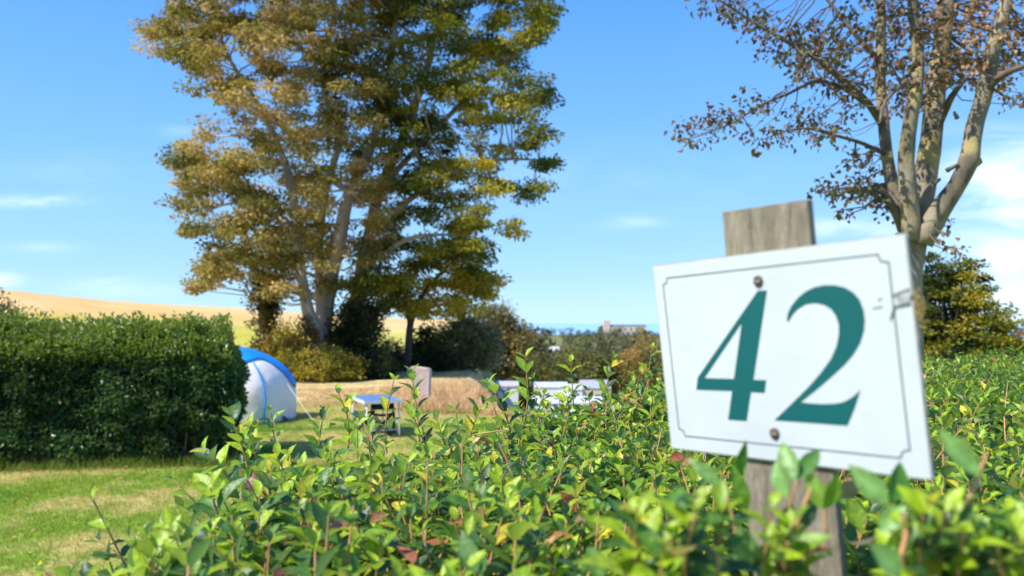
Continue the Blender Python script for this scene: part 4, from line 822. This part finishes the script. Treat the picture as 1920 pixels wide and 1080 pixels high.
bush('pinkish_shrub', 'pinkish brown shrub low between the yew and the edge of the number sign', 1745, 1812, 640, 8.2, [(.07, .08, .03), (.22, .15, .07), (.30, .20, .10)], 20, 30, 70, .05, rr=(.12, .2), bottom=0)

# ------------------------------------------------------------------ lichen covered tree on the right, 7 m away
YR = 7.0
def pr(pts, rd, dep=None): return pathY(pts, YR, rd, dep)
g0 = groundY(1702, YR); 
paths = [([g0 + np.array([0, 0, -.1]), g0 + np.array([0, 0, .5])] + pr([(1700, 600), (1704, 500), (1711, 440)], [.125, .12, .14])[0], [.22, .15] + pr([(1700, 600), (1704, 500), (1711, 440)], [.125, .12, .14])[1]),
         pr([(1706, 450), (1684, 385), (1668, 320), (1656, 230), (1650, 130), (1652, 0), (1640, -120)], [.08, .062, .055, .05, .045, .04, .02], [0, .1, .15, .2, .3, .3, .5]),
         pr([(1710, 450), (1702, 360), (1700, 280), (1712, 200), (1722, 120), (1712, 20), (1700, -100)], [.085, .075, .065, .055, .05, .04, .02], [-.1, -.15, -.2, -.3, -.3, -.3, -.3]),
         pr([(1716, 450), (1732, 350), (1746, 260), (1756, 160), (1768, 70), (1775, -20), (1785, -150)], [.12, .10, .09, .082, .078, .07, .04], [.1, .1, .1, .15, .2, .2, .2]),
         pr([(1728, 455), (1762, 395), (1796, 345), (1817, 300), (1826, 245), (1846, 170), (1862, 90), (1885, 10), (1900, -120)], [.10, .085, .075, .08, .068, .065, .06, .05, .03], [-.1, -.2, -.3, -.35, -.35, -.4, -.4, -.4, -.4]),
         pr([(1700, 440), (1680, 400), (1655, 360), (1625, 352)], [.05, .04, .03, .012], [0, -.1, -.2, -.3]), pr([(1748, 260), (1768, 215), (1785, 180), (1810, 150)], [.045, .035, .03, .012], [.1, 0, -.1, -.2]),
         pr([(1655, 235), (1625, 190), (1590, 160), (1530, 110), (1470, 75), (1410, 40), (1340, -5)], [.035, .03, .027, .022, .018, .012, .006], [.2, 0, -.1, -.2, -.3, -.3, -.4]),
         pr([(1630, 200), (1580, 165), (1530, 152), (1480, 175), (1430, 195), (1370, 232), (1290, 262)], [.024, .02, .016, .013, .011, .008, .003], [.2, .1, 0, -.1, -.2, -.2, -.3]),
         pr([(1660, 290), (1620, 270), (1570, 255), (1500, 240), (1430, 262)], [.022, .018, .013, .009, .004], [.15, 0, -.2, -.3, -.4]), pr([(1690, 395), (1650, 372), (1600, 352), (1540, 362)], [.03, .02, .012, .004], [0, -.2, -.3, -.4]),
         pr([(1652, 120), (1600, 60), (1560, 10), (1500, -60)], [.03, .022, .015, .008], [.3, .2, .3, .3]), pr([(1848, 170), (1880, 140), (1930, 120), (1990, 90)], [.04, .03, .02, .01], [-.4, -.6, -.7, -.8]), pr([(1700, 150), (1660, 190), (1650, 230)], [.02, .015, .01], [-.5, -.6, -.7])]
tr = empty('lichen_tree', g0, 'multi stemmed lichen covered tree with sparse brown leaves, rising behind the number sign', 'tree')
mb = MB()
for k, (pts, rd) in enumerate(paths[:5]): mb.tube(pts, [q * 1.0 for q in rd], 14, jit=.14)
# knots and cut stubs
for (x, y, dx, dz, rr_) in ((1826, 305, .05, .02, .05), (1775, 320, .1, .06, .022), (1795, 222, -.04, .05, .02), (1694, 345, -.04, .06, .02), (1750, 345, .05, .04, .02)):
    p = W(x, y, YR - .3); mb.tube([p, p + np.array([dx, -.02, dz])], [rr_, rr_ * .6], 8)
mb.build('trunk', M_bark_lichen, tr, sm=True)
mb = MB()
for pts, rd in paths[5:]: mb.tube(pts, rd, 7, jit=.1)
CL = [(1400, 30, 60, 26, 22), (1460, 70, 60, 40, 34), (1530, 110, 60, 45, 40), (1590, 130, 55, 50, 30), (1350, 0, 50, 20, 14), (1560, 30, 50, 30, 10), (1300, 245, 35, 24, 12), (1350, 215, 45, 24, 14), (1410, 200, 40, 22, 9), (1440, 250, 50, 28, 14), (1510, 230, 45, 30, 16), (1560, 240, 40, 30, 12), (1590, 200, 35, 40, 10),
      (1620, 290, 40, 26, 12), (1540, 355, 30, 16, 9), (1590, 360, 45, 22, 16), (1640, 350, 40, 26, 12), (1575, 395, 20, 16, 4), (1645, 395, 22, 16, 5), (1690, 60, 60, 60, 36), (1730, 130, 60, 45, 34), (1780, 60, 50, 60, 16), (1800, 130, 60, 40, 34), (1860, 140, 60, 35, 26), (1880, 40, 70, 50, 46), (1920, 90, 50, 50, 30),
      (1680, 160, 50, 50, 22), (1710, 20, 80, 40, 30), (1640, 20, 60, 50, 22), (1905, 180, 40, 24, 10), (1830, 30, 50, 50, 16), (1720, 190, 40, 30, 12), (1600, 70, 40, 50, 14), (1900, -50, 90, 60, 40), (1700, -80, 120, 60, 50), (1500, -60, 110, 50, 30), (1775, 420, 30, 25, 5), (1770, 460, 26, 16, 4)]
cen = []; 
for (cx, cy, rx, ry, n) in CL:
    for _ in range(int(n * .62)):
        a = random.random() * 6.283; q = random.random() ** .6; cen.append(W(cx + rx * q * math.cos(a), cy + ry * q * math.sin(a), YR + random.uniform(-.7, .7)))
cen = np.array(cen); rv = np.array([random.uniform(.07, .15) for _ in cen])
branches_to(mb, skel_pts(paths, .08), cen, rv, .009, 4, 2, 1, .05)
mb.build('branches', mat('thin_branch_bark', (.17, .13, .09), .9, col2=(.09, .07, .05), scale=20), tr, sm=True)
def colR(P, idx, o):
    px = 960 + P[:, 0] / P[:, 1] * 1500; t = np.clip((P[:, 0] - 3.2) / .8, 0, 1) * (rng.random(len(P)) < .6); a = mixc_((.12, .072, .04), (.09, .095, .03), (rng.random(len(P)) < .35) * 1.0); b = mixc_((.36, .17, .07), (.42, .26, .10), rng.random(len(P)))
    return (a * (1 - t[:, None]) + b * t[:, None]) * (.7 + .7 * rng.random((len(P), 1)))
P, Dv, Nv, Ls, C = clumps_leaves(cen, rv, 11, .052, colR, .9, .6); leaf_mesh('crown', P, Dv, Nv, Ls, Ls * .62, C, mat('russet_leaf', rough=.6, tint=True, trans=.22, spec=.25), tr, hi=True, curl=.7, fold=.5)

# ------------------------------------------------------------------ distant woods, caravans, church
def woods():
    cen = []; rv = []; shade = []
    def tree_at(px, Y0, h, w, sh):
        p = W(px, 600, Y0); z = float(hgt(p[0], Y0))
        for _ in range(9): cen.append((p[0] + random.gauss(0, w * .35), Y0 + random.gauss(0, w * .35), z + h * (.25 + .65 * random.random()))); rv.append(h * random.uniform(.16, .30)); shade.append(sh)
    for _ in range(150): 
        Y0 = 140 * (7 ** random.random()); tree_at(random.uniform(930, 2300), Y0, random.uniform(7, 12) * (1 if Y0 < 600 else .9), 8, random.random())
    for _ in range(90): tree_at(random.uniform(960, 1700), random.uniform(560, 930), random.uniform(6, 9), 9, random.random())
    for _ in range(60): tree_at(random.uniform(975, 1420), random.uniform(70, 140), random.uniform(4, 6.5), 4, random.random())
    cen = np.array(cen); rv = np.array(rv); shade = np.array(shade); per = 34; idx = np.repeat(np.arange(len(cen)), per); n = len(idx); o = rsph(n) * rng.random((n, 1)) ** .4
    P = cen[idx] + o * rv[idx][:, None]; C = mixc_((.055, .075, .03), (.16, .14, .06), shade[idx]) * (.7 + .6 * rng.random((n, 1)))
    Ls = rv[idx] * .42; leaf_mesh('woodland', P, unit(o + rng.normal(size=(n, 3)) * .5), unit(o + rng.normal(size=(n, 3)) * .5), Ls, Ls * .8, C, M_tree_leaf, None, curl=.2, fold=.3)
    props(D.objects['woodland'], 'mixed green and brown woodland covering the far side of the valley', 'woodland', None, 'stuff')
woods()
M_cw = mat('caravan_white', (.84, .83, .79), .45, var=.06, scale=1.5); M_cr = mat('caravan_roof', (.56, .56, .63), .5, var=.1, scale=1); M_cl = mat('caravan_cream', (.70, .58, .36), .6, var=.08, scale=1.5); M_gl = mat('dark_window', (.02, .025, .03), .1, var=.2, spec=.8); M_tr = mat('grey_trim', (.40, .40, .42), .5, var=.1)
def caravan(px0, px1, top, Y0, length, label, body=M_cw, roof=M_cr, wallpx=None, mark=False, win=True, h=2.75, gable=.22, name='static_caravan', cat='caravan', group='static caravans in the valley', windows=((.18, .34), (.62, .82))):
    h -= .1; length = min(length, 4.5)
    x0 = W(px0, 700, Y0)[0]; x1 = W(px1, 700, Y0)[0]; zt = W(960, top, Y0)[2]; zb = zt - h; root = empty(name, ((x0 + x1) / 2, Y0, zb), label, cat, group)
    w = x1 - x0; yb = Y0 + length; ze = zt - gable
    mb = MB(); mb.add([(x0, Y0, zb + .35), (x1, Y0, zb + .35), (x1, Y0, ze), ((x0 + x1) / 2, Y0, zt - .05), (x0, Y0, ze), (x0, yb, zb + .35), (x1, yb, zb + .35), (x1, yb, ze), ((x0 + x1) / 2, yb, zt - .05), (x0, yb, ze)],
        [(0, 1, 2, 3, 4), (9, 8, 7, 6, 5), (0, 5, 6, 1), (1, 6, 7, 2), (4, 9, 5, 0)])
    ym = Y0 + length / 2; mb = MB(); mb.add([(x0, Y0, zb + .35), (x1, Y0, zb + .35), (x1, yb, zb + .35), (x0, yb, zb + .35), (x0, Y0, ze), (x1, Y0, ze), (x1, yb, ze), (x0, yb, ze), (x0, ym, zt - .04), (x1, ym, zt - .04)],
        [(0, 1, 5, 4), (1, 2, 6, 9, 5), (2, 3, 7, 6), (3, 0, 4, 8, 7)]); mb.build('body', body, root)
    mb = MB(); e = .04; slope = gable / (length / 2); ef = ze - slope * e
    up_ = [(x0 - e, Y0 - e, ef), (x1 + e, Y0 - e, ef), (x1 + e, ym, zt), (x0 - e, ym, zt), (x1 + e, yb + e, ef), (x0 - e, yb + e, ef)]; mb.add(up_ + [(x, y, z - .08) for x, y, z in up_], [(0, 1, 2, 3), (3, 2, 4, 5), (7, 6, 9, 8), (8, 9, 11, 10), (0, 6, 7, 1), (5, 4, 10, 11), (0, 3, 9, 6), (3, 5, 11, 9), (1, 7, 8, 2), (2, 8, 10, 4)]); mb.build('roof', roof, root)
    mb = MB(); mb.box(((x0 + x1) / 2, Y0 + length / 2, zb + .12), (w * .985, length * .985, .46)); mb.build('skirt', body, root)
    if win:
        for a, b in windows:
            mb = MB(); mb.box((x0 + w * (a + b) / 2, Y0 - .012, zb + 1.45), (w * (b - a) + .08, .03, .68)); fr_ = mb.build('window', M_tr, root)
            mb = MB(); mb.box((x0 + w * (a + b) / 2, Y0 - .032, zb + 1.45), (w * (b - a), .02, .6)); mb.build('pane', M_gl, fr_)
    if mark:
        zm = zt - .42; mb = MB()
        for (a, b, dz) in ((.12, .60, .05), (.2, .5, -.04), (.1, .24, .10), (.52, .66, .10)): mb.box((x0 + w * (a + b) / 2, Y0 - .01, zm + dz), (w * (b - a), .02, .035))
        mb.box((x0 + w * .36, Y0 - .012, zm - .1), (.05, .02, .3)); mb.build('marking', M_gl, root)
caravan(928, 972, 720, 52, 7, 'white caravan end with a dark marking near its roof, leftmost of the caravans', mark=True, win=False, h=2.7, gable=.12, roof=mat('pale_caravan_roof', (.5, .47, .48), .6, var=.1))
caravan(1003, 1066, 720, 58, 9, 'white caravan with a lavender grey roof, behind the long low one', windows=((.25, .4),), h=2.6, gable=.22)
caravan(1000, 1138, 747, 46, 3, 'long low white caravan with a lavender roof, nearest to the near hedge', h=2.4, gable=.26, windows=((.78, .85),))
caravan(1064, 1092, 724, 57, 6, 'narrow white caravan touching the left side of the cream cabin', windows=((.3, .7),), h=2.4)
caravan(1092, 1145, 716, 60, 5, 'cream cabin with a grey roof and dark opening, rightmost of the caravans', roof=M_tr, body=M_cl, name='cabin', cat='cabin', group=None, windows=((.45, .8),), h=2.8, gable=.45)
caravan(1140, 1200, 762, 44, 4, 'pale caravan mostly hidden by leaves, right of the long low one', windows=((.2, .4), (.6, .8)), h=2.5)
# small far white house
caravan(1026, 1050, 650, 190, 5, 'small far house with a pale roof among the trees', name='far_house', cat='house', group=None, windows=((.2, .35), (.6, .75)), h=3.6, gable=1.0, roof=mat('pale_tile', (.5, .46, .42), .8, var=.1), body=M_cl)
# church on the skyline
M_st = mat('church_stone', (.66, .55, .45), .9, col2=(.58, .48, .39), scale=.3); M_sl = mat('slate_roof', (.20, .20, .24), .7, var=.2, scale=.5)
YC = 820.0; cx0, cx1 = W(1132, 600, YC)[0], W(1144, 600, YC)[0]; zb = W(960, 626, YC)[2]; zt = W(960, 602, YC)[2]
ch = empty('church', (cx0, YC, zb), 'sandstone church with a square tower and a long nave on the far skyline', 'church')
mb = MB(); w = cx1 - cx0; mb.box(((cx0 + cx1) / 2, YC + w / 2, (zb + zt) / 2), (w, w, zt - zb)); t_ = mb.build('tower', M_st, ch)
for a in (-.4, -.13, .13, .4):
    for b in (-.42, .42):
        mb = MB(); mb.box(((cx0 + cx1) / 2 + a * w, YC + w / 2 + b * w, zt + .35), (w * .16, w * .14, .7)); mb.build('merlon', M_st, t_)
nx0, nx1 = cx1 + .1, W(1212, 600, YC)[0]; zn = W(960, 611.5, YC)[2]; zr_ = W(960, 608.5, YC)[2]
mb = MB(); mb.box(((nx0 + nx1) / 2, YC + 5, (zb + zn) / 2), (nx1 - nx0, 8, zn - zb)); nv_ = mb.build('nave', M_st, ch)
mb = MB(); mb.add([(nx0, YC + .7, zn), (nx1, YC + .7, zn), (nx1, YC + 5, zr_), (nx0, YC + 5, zr_), (nx0, YC + 9.3, zn), (nx1, YC + 9.3, zn)], [(0, 1, 2, 3), (3, 2, 5, 4), (0, 3, 4), (1, 5, 2)]); mb.build('roof', M_sl, ch)
for k in range(6):
    mb = MB(); mb.box((nx0 + (nx1 - nx0) * (k + .7) / 6.4, YC + .96, (zb + zn) / 2 + .8), (1.2, .12, 2.6)); mb.build('window', M_gl, ch)
